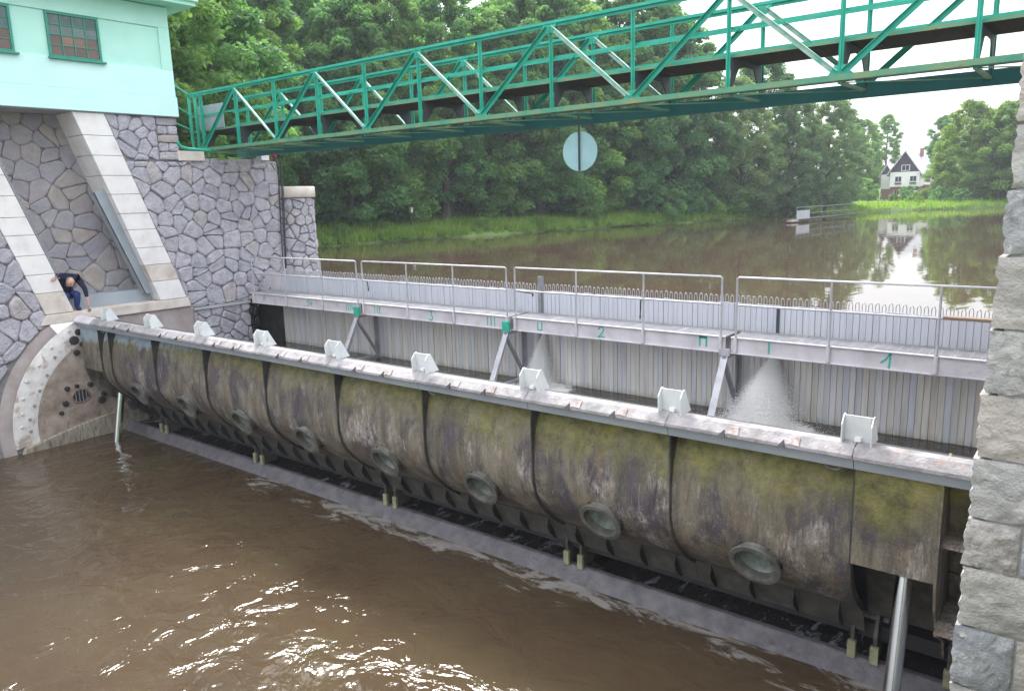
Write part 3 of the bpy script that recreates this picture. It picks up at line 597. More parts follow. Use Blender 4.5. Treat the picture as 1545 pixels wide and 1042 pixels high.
MB().box((-.75, 4.13, 7.50), (.45, 4.16, 8.12)).build('side_panel', 'steel_blue', br, .005)
for x in (xe0 + .02, -.62): MB().box((x - .03, YN - .03, 6.7), (x + .03, YN + .03, ZT - .05)).build('end_post', 'green_paint', br)
MB().tube([(-.9, YN, 8.42), (-.6, 3.2, 8.75)], .022, 6).tube([(-.9, YN, 7.9), (-.6, 3.2, 8.2)], .018, 6).tube([(-.9, YN, 7.5), (-.6, 3.2, 7.7)], .018, 6).build('end_rail', 'green_paint', br)
MB().tube([(.02, 2.98, 7.12), (.03, 3.1, 6.98), (.03, 3.3, 6.93), (.03, 4.0, 6.9)], .045, 8).build('pipe_elbow', 'green_paint', br)
bb = tag(MB().box((-.6, 2.98, 6.63), (.06, 3.72, 6.88)).build('bearing_block', 'concrete_beige', None, .015), 'beige concrete bearing block on the wall top under the bridge end', 'concrete block')
hd = thing('hanging_disc', 'round teal disc sign hanging on a rod below the green footbridge', 'sign', (11.3, 4.75, 6.0))
MB().tube([(11.25, 4.7, 6.93), (11.25, 4.7, 5.9)], .018, 8).build('rod', 'bracket_dark', hd)
ax = Vector((.25, -1, 0)).normalized(); sd_ = ax.cross(Vector((0, 0, 1)))
ds = MB(); dc = Vector((11.25, 4.73, 6.26)); n = 36
ring = lambda off: [dc + ax * off + (sd_ * math.cos(2 * PI * k / n) + Vector((0, 0, 1)) * math.sin(2 * PI * k / n) * 1.06) * .34 for k in range(n)]
ds.add(ring(0) + ring(-.012), [tuple(range(n)), tuple(range(n, 2 * n))[::-1]] + [(k, (k + 1) % n, n + (k + 1) % n, n + k) for k in range(n)]).build('disc', 'disc_teal', hd)
tag(MB().box((-.15, 5.42, 6.68), (.1, 5.68, 6.95)).build('white_box', 'white_plain', None, .01), 'white box on the wall end under the bridge', 'box')
rl = thing('red_lantern', 'small red lantern on the wall end beside the white box', 'lantern', (.08, 5.85, 6.66))
MB().tube([(.08, 5.84, z) for z in (6.76, 6.78, 6.92, 6.96)], [.07, .09, .09, .06], 12).build('lens', 'red_plastic', rl)
MB().tube([(.08, 5.84, 6.66), (.08, 5.84, 6.76)], .03, 8).build('foot', 'black_steel', rl)

# ------------------------------------------------------------------ flap gate
gt = thing('flap_gate', 'mossy brown steel flap gate with round ports and white top flange', 'weir gate', (9.3, .9, .4))
XL, XR = .12, 18.42; RX = [1.5 + 2 * i for i in range(9)]
SK = [(.32, 2.84), (.24, 2.72), (.165, 2.55), (.11, 2.36), (.078, 2.15), (.066, 1.95), (.074, 1.75), (.115, 1.56), (.2, 1.40), (.32, 1.25), (.46, 1.11), (.62, .98), (.78, .88)]
PN = Vector((0, -.9, -.436)); SKF = []
for (y0_, z0_), (y1_, z1_) in zip(SK, SK[1:]): SKF += [(y0_ + (y1_ - y0_) * t / 3, z0_ + (z1_ - z0_) * t / 3) for t in range(3)]
SKF.append(SK[-1])
bays = list(zip([1.0] + RX[:-1], RX)); 
for a, b in bays:
    nn = max(10, int((b - a) * 18)); mb = MB(); n_ = len(SKF)
    for j in range(nn + 1):
        x_ = a + (b - a) * j / nn; dent = .005 * math.sin(x_ * 2.1 + a)
        mb.v += [(x_, y + dent * math.sin(z * 3 + a), z) for y, z in SKF]
    pc = Vector(((a + b) / 2, .22, 1.43)) if b - a > 1.5 else None
    inside = lambda i: pc is not None and (lambda d: (d - PN * d.dot(PN)).length < .225 and d.length < .5)(Vector(mb.v[i]) - pc)
    for j in range(nn):
        for i in range(n_ - 1):
            q = (j * n_ + i, j * n_ + i + 1, (j + 1) * n_ + i + 1, (j + 1) * n_ + i)
            if not any(inside(k) for k in q): mb.f.append(q); mb.sm.append(True)
    mb.build('skin_panel', 'gate_skin', gt)
RIBF = [(.03, 2.86), (.028, 2.3), (.03, 1.75), (.085, 1.52), (.175, 1.36), (.3, 1.21), (.44, 1.07), (.6, .945), (.76, .845)]
for x in [1.0] + RX:
    bk = [(y + .05, z + .02) for y, z in SK][::-1]
    MB().prism(RIBF + bk, X0, x - .009, x + .009).build('rib', 'rib_shade', gt)
for a, b in ((XL, 1.0), (RX[-1], 18.27)):              # boxed ends: flat face, open below
    MB().box((a + .01, .03, 1.73), (b - .01, .05, 2.84)).build('end_face', 'gate_skin', gt)
    MB().box((a + .01, .05, 1.73), (b - .01, .72, 1.75)).build('end_floor', 'gate_skin', gt)
    MB().prism([(.62, 1.72), (.95, .75), (1.0, .78), (.68, 1.72)], X0, a + .01, b - .01).build('end_apron', 'skirt_steel', gt)
EP = [(.02, 2.86), (.02, 1.7), (.1, 1.42), (.28, 1.16), (.52, .93), (.86, .7), (.98, .45), (1.3, .45), (.34, 2.95)]
for x in (XL, 18.27): MB().prism(EP, X0, x - .012, x + .012).build('end_plate', 'gate_skin', gt)
for zz in (2.1, 1.2): MB().box((18.285, .06, zz), (18.5, .5 if zz > 2 else .9, zz + .025)).build('seal_shelf', 'gate_skin', gt)
MB().prism([(.2, 2.86), (.5, 2.86), (1.35, .45), (1.2, .45)], X0, 18.29, 18.6).build('seal_plate', 'gate_skin', gt)
MB().prism([(.36, 2.9), (.4, 2.92), (1.36, .46), (1.3, .46)], X0, XL, 18.6).build('upstream_plate', 'bracket_dark', gt)
# flange strips
fl = [XL - .05, .95] + RX[1:] + [18.74]
for a, b in zip(fl, fl[1:]):
    mt = 'white_paint' if a > .5 else 'fascia'
    zo = random.uniform(-.004, .004)
    MB().prism([(-.105, 2.865 + zo), (-.1, 2.9 + zo), (.0, 2.985 + zo), (.1, 3.0 + zo), (.1, 2.965 + zo), (.0, 2.95 + zo), (-.08, 2.885 + zo), (-.085, 2.865 + zo)], X0, a + .004, b - .004).build('flange_plate', mt, gt, .004)
    MB().prism([(-.055, 2.885), (-.02, 2.745), (-.005, 2.745), (.34, 2.83), (.34, 2.87)], X0, a + .004, b - .004).build('flange_web', 'steel_blue', gt)
for a, b in bays[1:]:
    for t in (.36, .68):
        x = a + (b - a) * t
        MB().prism([(x - .0, 2.915), (x + .13, 2.91), (x + .12, 2.975), (x + .02, 2.97)], lambda p, q, d: (p, (q - 2.9) * 1.18 - .1 + d, q), -.022, -.006).build('clip', 'clip_rust', gt)
        MB().prism([(x - .09, 2.87), (x - .0, 2.87), (x - .03, 2.945)], lambda p, q, d: (p, (q - 2.9) * .8 - .1 + d, q), -.006, -.018).build('clip_notch', 'black_steel', gt)
for i, x in enumerate(RX):
    sp = MB(); zb = 3.0; fw = .128
    sp.prism([(.1, 2.99), (.115, 2.99), (.08, 3.26), (.065, 3.26)], X0, x - fw, x + fw)
    for sx in (-1, 1): sp.prism([(.0, 2.985), (-.01, 3.18), (.07, 3.265), (.11, 3.265), (.27, 2.99)], X0, x + sx * (fw + .002), x + sx * (fw + .014))
    so_ = sp.build('flow_spoiler', 'spoiler_white', gt)
    MB().box((x - .03, .06, 3.0), (x + .03, .11, 3.04)).build('spoiler_lug', 'white_plain', gt)
    if i in (0, 5, 8): MB().tube([(x - .12 + (0 if i else .35), .05 + .02 * math.sin(t_), 2.78 + .09 * math.cos(t_ )) if False else (x - .2 + .09 * math.cos(t_) + (.45 if i == 5 else 0), .02, 2.76 - .07 * abs(math.sin(t_))) for t_ in [PI * k / 10 for k in range(11)]], .016, 6).build('lifting_eye', 'port_metal', gt)
# ports
nv = Vector((0, -.9, -.436)); e1 = Vector((1, 0, 0)); e2 = nv.cross(e1)
for i in range(8):
    x = 2.5 + 2 * i; base = Vector((x, .22, 1.43))
    circ = lambda r, d, n=44: [base + nv * d + (e1 * math.cos(2 * PI * k / n) + e2 * math.sin(2 * PI * k / n)) * r for k in range(n)]
    def lathe(pr, name, mat, par):
        rows = [circ(r, d) for r, d in pr]; rows = [r + [r[0]] for r in rows]; o = MB().sheet(rows, False).build(name, mat, par); return o
    po = lathe([(.255, -.1), (.25, .07), (.255, .095), (.292, .105), (.296, .118), (.29, .13), (.236, .134), (.228, .125), (.222, .02)], 'port', 'port_metal', gt)
    ins = lathe([(.222, .02), (.215, -.16), (.2, -.19), (.1, -.2), (.001, -.205)], 'port_cover', 'port_inside', None); ins.parent = po
# skirt below the belly and its gussets
for a, b in bays:
    MB().prism([(.74, .9), (.9, .54), (.915, .545), (.76, .9)], X0, a + .003, b - .003).build('skirt_plate', 'skirt_steel', gt)
    for t in (.12, .37, .63, .88):
        xx = a + (b - a) * t; MB().prism([(.7, .92), (.66, .8), (.72, .68), (.87, .535), (.9, .545)], X0, xx - .008, xx + .008).build('skirt_gusset', 'black_steel', gt)
MB().box((.9, 1.0, .42), (18.5, 1.25, .6)).build('hinge_beam', 'black_steel', gt)
# sill, trough, hinge brackets
si = struct(MB().prism([(.68, -.6), (.7, -.05), (.78, .05), (.9, .2), (.99, .2), (1.0, -.6)], X0, .0, 18.8).build('weir_sill', 'sill_concrete', None, .02))
struct(MB().box((0, 1.62, -.6), (18.8, 2.3, .55)).build('gate_footing', 'wet_black'))
struct(MB().add([(.0, .97, .1), (18.8, .97, .1), (18.8, 1.65, .14), (.0, 1.65, .14)], [(0, 1, 2, 3)]).build('trough_water', 'river_trough'))
k_ = 0
for x in (1.9, 5.77, 9.73, 13.58, 17.5, 18.35):
    hb = thing('hinge_bracket', ['black hinge bracket on the sill next to the ram by the stained shield', 'second black hinge bracket on the sill from the stained shield', 'third black hinge bracket on the sill from the stained shield', 'third black hinge bracket on the sill from the ashlar pier', 'black hinge bracket on the sill next to the ram by the ashlar pier', 'single cheek hinge bracket on the sill touching the ashlar pier'][k_], 'bracket', (x, .95, .2), 'hinge brackets along the sill'); k_ += 1
    for dx in (-.12, .12) if x < 18 else (0,):
        MB().prism([(.9, .205), (1.2, .205), (1.3, .5), (1.28, .8), (.96, .8), (.86, .52)], X0, x + dx - .022, x + dx + .022).build('cheek', 'skirt_steel', hb, .006)
        MB().box((x + dx - .045, .84, .19), (x + dx + .045, .895, .4)).build('foot', 'hinge_yellow', hb, .006)
    MB().tube([(x - .2, 1.15, .6), (x + .2, 1.15, .6)], .05, 10).build('pin', 'galv_dull', hb)
# hydraulic rams
for x, lb in ((.92, 'polished hydraulic ram under the gate end beside the rust stained shield'), (17.93, 'polished hydraulic ram under the gate end beside the ashlar pier')):
    rm = thing('hydraulic_ram', lb, 'hydraulic ram', (x, .15, -.3), 'hydraulic rams lifting the gate')
    a, b = Vector((x, .5, 1.52)), Vector((x, .13, -.3))
    MB().tube([a, b], .083, 20).build('rod', 'chrome', rm); u = (a - b).normalized()
    MB().tube([a, a + u * .03, a + u * .03 + u * .001, a + u * .2], [.09, .09, .06, .055], 16).build('rod_eye', 'hinge_yellow', rm)
    for dx in (-.14, .14): MB().prism([(.42, 1.74), (.62, 1.74), (.6, 1.5), (.48, 1.5)], X0, x + dx - .02, x + dx + .02).build('clevis', 'port_metal', rm)

# ------------------------------------------------------------------ needle planks
def needle_proto():
    me = MB().box((-.0455, -.02, -.4), (.0455, .006, 3.52)).box((-.0488, .006, -.4), (.0488, .02, 3.515)).mesh('needle_plank', 'needle')
    lp = MB().tube([(-.026, 0, 3.5), (-.028, 0, 3.6), (-.018, 0, 3.645), (0, 0, 3.66), (.018, 0, 3.645), (.028, 0, 3.6), (.026, 0, 3.5)], .0075, 5).mesh('loop_handle', 'galv')
    return me, lp
nm, lm = needle_proto(); x = .9; k = 0
while x < 18.8:
    if not (abs(x - 9.95) < .05):
        o = bpy.data.objects.new('needle_plank', nm); C.objects.link(o); o.location = (x, 5.2 + random.uniform(-.009, .009), random.uniform(-.012, .012))
        tag(o, 'upright stop plank with wire loop handle in the long dam wall', 'stop plank', 'stop planks of the dam wall')
        h = bpy.data.objects.new('loop_handle', lm); C.objects.link(h); h.parent = o
    x += .0985; k += 1
dp = [(9.94, 3.84, 'tall grey steel post standing up between the stop planks'), (14.93, 3.5, 'dark upright gap post in the stop planks above the larger water jet')]
tag(MB().box((9.9, 5.13, 1.2), (9.98, 5.16, 3.82)).box((9.9, 5.16, 1.2), (9.91, 5.24, 3.82)).box((9.97, 5.16, 1.2), (9.98, 5.24, 3.82)).build('guide_post', 'galv_dull'), dp[0][2], 'post')
tag(MB().box((14.9, 5.15, 1.6), (14.95, 5.175, 3.5)).build('guide_post', 'bracket_dark'), dp[1][2], 'post')
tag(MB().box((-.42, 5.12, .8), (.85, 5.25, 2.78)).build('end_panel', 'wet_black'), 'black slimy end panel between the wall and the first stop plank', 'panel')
tag(MB().box((.12, 5.16, 3.0), (.86, 5.2, 3.55)).build('closing_sheet', 'fascia'), 'plain grey sheet closing the end of the walkway at the stone wall', 'sheet')

# ------------------------------------------------------------------ service walkway on trestles
wk = thing('service_walkway', 'grey steel service walkway with railing along the stop planks', 'walkway', (9, 4.8, 2.75))
FY = 4.45
secs = [(.5, 5.05, [.62, 2.1, 3.62, 4.98]), (5.12, 9.66, [5.19, 6.7, 8.13, 9.61]), (9.76, 14.3, [9.83, 11.31, 12.75, 14.22]), (14.4, 18.75, [14.48, 15.97, 17.45])]
for a, b, ps in secs:
    MB().box((a, FY, 2.78), (b, FY + .012, 3.06)).box((a, FY - .035, 3.045), (b, FY, 3.06)).box((a, FY - .035, 2.78), (b, FY, 2.79)).build('fascia_beam', 'fascia', wk)
    n = max(1, int((b - a) / .9))
    for k in range(n):
        x0, x1 = a + (b - a) * k / n, a + (b - a) * (k + 1) / n
        gp = MB(); gp.box((x0 + .006, FY + .02, 3.03), (x0 + .016, 5.12, 3.062)).box((x1 - .016, FY + .02, 3.03), (x1 - .006, 5.12, 3.062))
        for j in range(22): y = FY + .02 + j * .031; gp.box((x0 + .016, y, 3.035), (x1 - .016, y + .006, 3.062))
        for j in range(8): xx = x0 + .05 + j * (x1 - x0 - .1) / 7; gp.box((xx - .004, FY + .02, 3.048), (xx + .004, 5.1, 3.06))
        gp.build('grating_panel', 'galv', wk)
    end = b - .05 if b < 18 else 18.8
    x0 = ps[0]; x1 = ps[-1] if b < 18 else 18.75
    MB().tube([(x0, FY, 3.95), (x0, FY, 4.03), (x0 + .03, FY, 4.06), (x1 - .03, FY, 4.06), (x1, FY, 4.03), (x1, FY, 3.95)], .018, 8).build('top_rail', 'galv', wk)
    MB().tube([(x0, FY, 3.6), (x1, FY, 3.6)], .016, 8).build('middle_rail', 'galv', wk)
    for x in ps:
        MB().tube([(x, FY, 3.07), (x, FY, 4.05)], .018, 8).build('rail_post', 'galv', wk)
        MB().tube([(x, FY - .02, 2.8), (x, FY - .02, 3.06)], .034, 8).build('post_socket', 'fascia', wk)
MB().box((.4, 5.1, 2.9), (18.8, 5.14, 3.0)).build('rear_beam', 'galv_dull', wk)
for i in range(19): MB().box((.6 + i, FY + .012, 2.9), (.65 + i, 5.1, 3.0)).build('joist', 'galv_dull', wk)
for x, z0, z1, dx in ((5.36, 3.6, 3.42, .06), (9.9, 3.6, 3.57, .4), (12.74, 3.6, 3.3, -.04)):
    tg = thing('black_cord', 'short black cord hanging from the walkway railing near %s' % {5.36: 'the four stroke mark', 9.9: 'the steel post', 12.74: 'the rusty fascia patch'}[x], 'cord', (x, FY - .03, z1))
    MB().tube([(x, FY - .028, z0), (x + dx * .6, FY - .03, z0 - .02), (x + dx, FY - .03, z1)], .012, 6).build('cord', 'cable_black', tg)
    MB().tube([(x + dx, FY - .03, z1), (x + dx, FY - .03, z1 - .06)], [.02, .012], 6).build('plug', 'cable_black', tg)
def mark(strokes, x, z, s=.13, w=.022):
    mb = MB()
    for st in strokes:
        for p, q in zip(st, st[1:]): mb.beam((x + p[0] * s, FY - .003, z + p[1] * s), (x + q[0] * s, FY - .003, z + q[1] * s), w, .004, (0, 1, 0))
    mb.build('painted_mark', 'mark_green', wk)
I = lambda *xs: [[(a, .75), (a, -.75)] for a in xs]
mark([[(-.4, .4), (.4, .4), (.4, -.3), (-.4, -.3)]], 1.06, 2.93, .08)
mark([[(.0, .6), (-.7, .6), (-.7, .1), (-.1, .05), (-.2, -.6), (-.9, -.6)], [(.35, .7), (.25, -.1), (.95, -.1)], [(.8, .4), (.75, -.7)]], 3.07, 2.92, .12, .018)
mark(I(-1.2, -.5, .2) + [[(.8, .7), (.75, -.2), (1.25, -.3)]], 4.66, 2.92, .11)
mark(I(-.8, 0) + [[(.5, .75), (.7, .0)], [(1.05, .75), (.7, .0), (.75, -.8)]], 5.65, 2.92, .11, .018)
mark([[(-.5, .75), (.3, .75), (.0, .15), (.4, -.1), (.35, -.6), (-.1, -.8), (-.5, -.5)]], 7.42, 2.91)
mark(I(-.8, 0, .8), 9.17, 2.92, .12); mark(I(-.5, .4) + [[(-.5, -.7), (.4, -.7)]], 10.44, 2.92, .11)
mark([[(-.55, .3), (-.3, .75), (.2, .75), (.4, .35), (-.1, -.3), (-.6, -.75), (.1, -.6), (.55, -.7)]], 11.87, 2.92)
mark(I(-.5, .5) + [[(-.5, .65), (.5, .65)], [(-.5, .5), (.5, .5)]], 13.9, 2.94, .12, .03); mark(I(0), 15.04, 2.93, .13, .03)
mark([[(-.6, -.3), (-.1, .1), (.35, .8)], [(.4, .85), (.3, -.9)]], 16.8, 2.92, .13, .026)
for i, x in enumerate((4.98, 9.62, 14.32)):
    tr = thing('steel_trestle', ['grey steel trestle with green top under the four stroke mark', 'grey steel trestle with green top beside the smaller water jet', 'grey steel trestle beside the larger water jet'][i], 'trestle', (x, 4.4, 0), 'trestles under the walkway')
    MB().beam((x, 4.40, 2.77), (x, 3.2, .6), .12, .012, (0, 0, 1)).beam((x, 4.40, 2.77), (x, 3.2, .6), .012, .12, (0, 0, 1), (.0, -.06)).build('front_leg', 'galv', tr)
    MB().box((x - .06, 5.0, .5), (x + .06, 5.012, 2.76)).box((x - .006, 4.9, .5), (x + .006, 5.0, 2.76)).build('rear_leg', 'galv_dull', tr)
    MB().beam((x, 4.36, 2.66), (x, 4.95, 1.75), .07, .05).build('brace', 'galv_dull', tr)
    MB().beam((x, 3.7, 1.66), (x, 5.0, 1.66), .07, .06).build('tie_beam', 'galv_dull', tr)
    MB().beam((x, 4.35, 2.72), (x, 5.0, 2.72), .07, .06).build('head_beam', 'galv_dull', tr)
    MB().box((x - .09, 4.36, 2.74 + .0), (x + .09, FY - .04, 2.96 if i < 2 else 2.86)).build('head_plate', 'mark_green' if i < 2 else 'galv', tr, .004)
tag(MB().box((17.5, 4.36, 3.6), (18.7, 4.52, 3.64)).build('loose_plank', 'wood_plank', None, .004), 'brown wooden plank laid over the railing beside the ashlar pier', 'plank')
cb = thing('cable_bundle', 'dark cables hanging down the end of the stone wall to the walkway', 'cable', (.08, 5.9, 3.1))
for dx, dy, e in ((0, 0, 1), (.03, .07, 0), (.05, .1, 0)):
    pth = [(.05 + dx, 5.93 + dy, 6.75), (.08 + dx, 5.96 + dy, 6.4), (.07 + dx, 5.9 + dy, 5.0), (.1 + dx, 5.84 + dy * .6, 3.6)]
    if e: pth += [(.15, 5.6, 3.25), (.3, 5.2, 3.12), (.5, 5.05, 3.1)]
    MB().tube(pth, .016, 6).build('cable', 'cable_black' if e else 'bracket_dark', cb)

# ------------------------------------------------------------------ right pier of big ashlar blocks
pr = thing('ashlar_pier', 'tall pier of large rough grey ashlar blocks at the gate end', 'pier', (19.5, -2.3, 0))
MB().box((18.85, -2.444, -1), (20.9, 7.5, 7.4)).build('pier_core', 'pale_mortar', pr)
zj = [-.4, .1, .55, 1.0, 1.45, 1.9, 2.3, 2.72, 3.12, 3.44, 3.83, 4.23, 4.62, 5.05, 5.42, 5.78, 6.15, 6.5, 6.9, 7.4]
XE = lambda z: 18.82 - (6.1 - z) * .026 if z > 3.2 else 18.745 - (3.2 - z) * .012
for r, (z0, z1) in enumerate(zip(zj, zj[1:])):
    xl = XE((z0 + z1) / 2) + random.uniform(-.012, .012); xs = [xl]; first = (.62, .34, .75, .3, .5)[r % 5]; x = xl + first
    while x < 20.6: xs.append(x); x += random.uniform(.4, .75)
    xs.append(20.9)
    for a, b in zip(xs, xs[1:]):
        if a > 19.7: nx, nz = 3, 3
        else: nx, nz = 14, 12
        front = []; g_ = .008; cxx = a == xs[0]
        amp = .022; off = rng.uniform(-1, 1, (4, 4))
        for j in range(nz + 1):
            row = []
            for i in range(nx + 1):
                u, v_ = i / nx, j / nz; e = min(u, 1 - u, v_, 1 - v_) * 2
                d = .035 + amp * (e ** .35) * (1 + .6 * off[int(u * 3.99) % 4][int(v_ * 3.99) % 4] * .6) + random.uniform(-.014, .014)
                if e == 0: d = .034 + random.uniform(-.006, .012)
                jx = random.uniform(-.008, .008) if 0 < u < 1 else (random.uniform(-.012, .01) if u == 0 and cxx else 0)
                row.append((a + g_ + (b - a - 2 * g_) * u + jx, -2.42 - d, z0 + g_ + (z1 - z0 - 2 * g_) * v_))
            front.append(row)
        mb = MB().sheet(front, True)
        ex = [front[0][i] for i in range(nx + 1)] + [front[j][nx] for j in range(1, nz + 1)] + [front[nz][i] for i in range(nx - 1, -1, -1)] + [front[j][0] for j in range(nz - 1, 0, -1)]
        back = [(p[0], -1.9 if cxx else -2.3, p[2]) for p in ex]; m = len(ex)
        mb.add(ex + back, [(i, (i + 1) % m, m + (i + 1) % m, m + i) for i in range(m)]); mb.build('ashlar_block', 'ashlar', pr)
    for k in range(5): y0 = -1.88 + k * .9; MB().box((XE(z0) + .03, y0, z0 + .008), (18.9, y0 + .885, z1 - .008)).build('ashlar_block', 'ashlar', pr, .015)

# ------------------------------------------------------------------ water jets through the stop planks
def jet(top, zf, vx, vy, n, label):
    r = np.random.default_rng(3); h = top[2] - zf; fan = r.normal(vx[0], vx[1], n); out = -np.abs(r.normal(vy[0], vy[1], n)); q = r.random(n) ** .75
    ns = r.normal(0, 1, (n, 3)) * (.008 + .03 * q ** 2)[:, None]
    c = np.stack([top[0] + fan * q, top[1] + out * q ** .7, top[2] - h * q + .04 * r.normal(size=n) * q], 1) + ns
    k = int(n * .2); sel = r.choice(n, k, False); a = r.uniform(0, 2 * PI, k); rad = np.abs(r.normal(0, 1.5, k)) * vx[1]      # splash round the foot
    c[sel] = np.stack([top[0] + vx[0] + np.cos(a) * rad, top[1] - vy[0] + np.sin(a) * rad * .7, zf + np.abs(r.normal(0, .08, k)) * np.exp(-rad)], 1)
    c[:, 2] = np.maximum(c[:, 2], zf - .005); c[:, 1] = np.minimum(c[:, 1], 5.17)
    d = np.stack([fan, out, np.full(n, -h * 1.6)], 1); d[sel] = r.normal(size=(k, 3)); d /= np.linalg.norm(d, axis=1)[:, None]
    u = np.cross(d, r.normal(size=(n, 3))); u /= np.linalg.norm(u, axis=1)[:, None]; w_ = np.cross(d, u)
    wd = r.uniform(.0015, .0038, (n, 1)); ln = wd * r.uniform(1.5, 8, (n, 1))
    V = np.stack([c + d * ln, c + u * wd, c - u * wd * .5 + w_ * wd * .87, c - u * wd * .5 - w_ * wd * .87], 1).reshape(-1, 3)
    F = (np.arange(n)[:, None, None] * 4 + np.array([(0, 1, 2), (0, 2, 3), (0, 3, 1), (1, 3, 2)])[None]).astype(np.int32).ravel(); nf = len(F) // 3
    me = bpy.data.meshes.new('water_jet'); me.vertices.add(4 * n); me.vertices.foreach_set('co', V.ravel().astype(np.float32)); me.loops.add(len(F)); me.loops.foreach_set('vertex_index', F)
    me.polygons.add(nf); me.polygons.foreach_set('loop_start', np.arange(0, 3 * nf, 3, dtype=np.int32)); me.polygons.foreach_set('loop_total', np.full(nf, 3, dtype=np.int32)); me.update(calc_edges=True)
    nu, nt0 = 60, 46; st = r.normal(0, .2, nu); st = st + np.roll(st, 1) * .5; core = []                                    # opaque white core added inside the spray to brighten it
    for i in range(nt0 + 1):
        t = i / nt0; row = []
        for j in range(nu):
            a_ = 2 * PI * j / nu; kr = 1 + st[j] * (.25 + t) + r.normal(0, .1) * t
            row.append((top[0] + vx[0] * t + math.cos(a_) * (.02 + vx[1] * t * .8) * kr, min(top[1] - vy[0] * t ** .7 + math.sin(a_) * (.012 + vy[1] * t * .7) * kr, 5.17), max(top[2] - h * t + r.normal(0, .018) * t, zf - .02)))
        core.append(row + [row[0]])
    cm = MB().sheet(core); tmp = bpy.data.meshes.new('core'); tmp.from_pydata(cm.v, [], cm.f)
    bm = bmesh.new(); bm.from_mesh(me); bm.from_mesh(tmp); bm.to_mesh(me); bm.free(); me.materials.append(M['spray'])
    o = bpy.data.objects.new('water_jet', me); C.objects.link(o); o['kind'] = 'stuff'; return tag(o, label, 'water jet')
m, nt_, b = newmat('spray'); b.inputs['Base Color'].default_value = (.97, .97, .965, 1); b.inputs['Roughness'].default_value = .9; b.inputs['Specular IOR Level'].default_value = .2
jet((10.06, 5.14, 2.66), 1.6, (.1, .13), (.42, .16), 90000, 'narrow white water jet spraying through the stop planks beside the middle trestle')
jet((14.93, 5.14, 2.74), 1.6, (-.02, .26), (.7, .28), 210000, 'wide white water jet gushing through the stop planks beside the right trestle')

# ------------------------------------------------------------------ person crouching in the recess
def skinned(name, mat, verts, edges, radii, parent, root=0, sub=2):
    me = bpy.data.meshes.new(name); me.from_pydata(verts, edges, []); me.materials.append(M[mat])
    bm = bmesh.new(); bm.from_mesh(me); ly = bm.verts.layers.skin.verify()
    for i, v in enumerate(bm.verts): r = radii[i]; v[ly].radius = (r, r) if not isinstance(r, tuple) else r; v[ly].use_root = i == root
    bm.to_mesh(me); bm.free()
    o = bpy.data.objects.new(name, me); link(o, parent); sk = o.modifiers.new('skin', 'SKIN'); sk.use_smooth_shade = True
    s = o.modifiers.new('sub', 'SUBSURF'); s.levels = sub; s.render_levels = sub
    return o
pe = thing('person', 'person in navy shirt and blue jeans crouching in the recess above the gate', 'person', (-.2, .1, 3.1))
bv = [(-.52, .02, 3.5), (-.34, .0, 3.72), (-.12, -.02, 3.93), (-.02, -.03, 3.92),             # pelvis, waist, chest, neck base
      (-.1, -.2, 3.95), (.0, -.3, 3.98), (.045, -.30, 3.94),                                   # right arm up to the frame
      (-.08, .17, 3.9), (.02, .29, 3.62), (.05, .30, 3.40),                                     # left arm hanging
      (-.46, -.1, 3.46), (-.06, -.1, 3.5), (-.24, -.1, 3.16), (-.1, -.1, 3.12),                  # right leg
      (-.46, .14, 3.46), (-.06, .14, 3.5), (-.24, .16, 3.16), (-.1, .17, 3.12)]                  # left leg
skinned('body', 'navy_shirt', bv[:10], [(0, 1), (1, 2), (2, 3), (2, 4), (4, 5), (5, 6), (2, 7), (7, 8), (8, 9)], [.16, .16, .17, .08, .09, .06, .04, .09, .06, .045], pe)
skinned('trousers', 'blue_jeans', [bv[0]] + bv[10:], [(0, 1), (1, 2), (2, 3), (3, 4), (0, 5), (5, 6), (6, 7), (7, 8)], [.16, .12, .09, .06, .05, .12, .09, .06, .05], pe)
skinned('forearm', 'skin_tone', [(.05, .30, 3.42), (.06, .31, 3.28), (.07, .31, 3.2)], [(0, 1), (1, 2)], [.043, .034, .03], pe)
for hx, hy, hz, dn, sg in ((.075, .31, 3.17, (0, 0, -1), 1), (.06, -.31, 3.93, (.1, -1, -.35), -1)):
    hv = [(hx, hy, hz)]; he = []; hr = [.032]; d = Vector(dn).normalized(); sv_ = Vector((0, 1, 0)) if abs(d.y) < .5 else Vector((0, .3, 1)).normalized(); cv = Vector((-1, 0, 0))
    hv.append(tuple(Vector(hv[0]) + d * .06)); he.append((0, 1)); hr.append(.034)
    for f_, (o_f, ln) in enumerate(((-.03, .065), (-.01, .078), (.01, .073), (.03, .056))):
        k = len(hv); p0 = Vector(hv[1]) + sv_ * o_f; hv += [tuple(p0), tuple(p0 + d * ln * .55 + cv * .008), tuple(p0 + d * ln + cv * .03)]; he += [(1, k), (k, k + 1), (k + 1, k + 2)]; hr += [.011, .009, .008]
    k = len(hv); p0 = Vector(hv[0]) + sv_ * (.034 * -sg); hv += [tuple(p0 + d * .02), tuple(p0 + d * .05 - sv_ * sg * .02)]; he += [(0, k), (k, k + 1)]; hr += [.012, .01]
    skinned('hand', 'skin_tone', hv, he, hr, pe, 0, 1)
hc = Vector((.1, -.04, 3.80)); hm = Matrix.Rotation(math.radians(48), 3, 'Y')       # face tipped down towards the gate
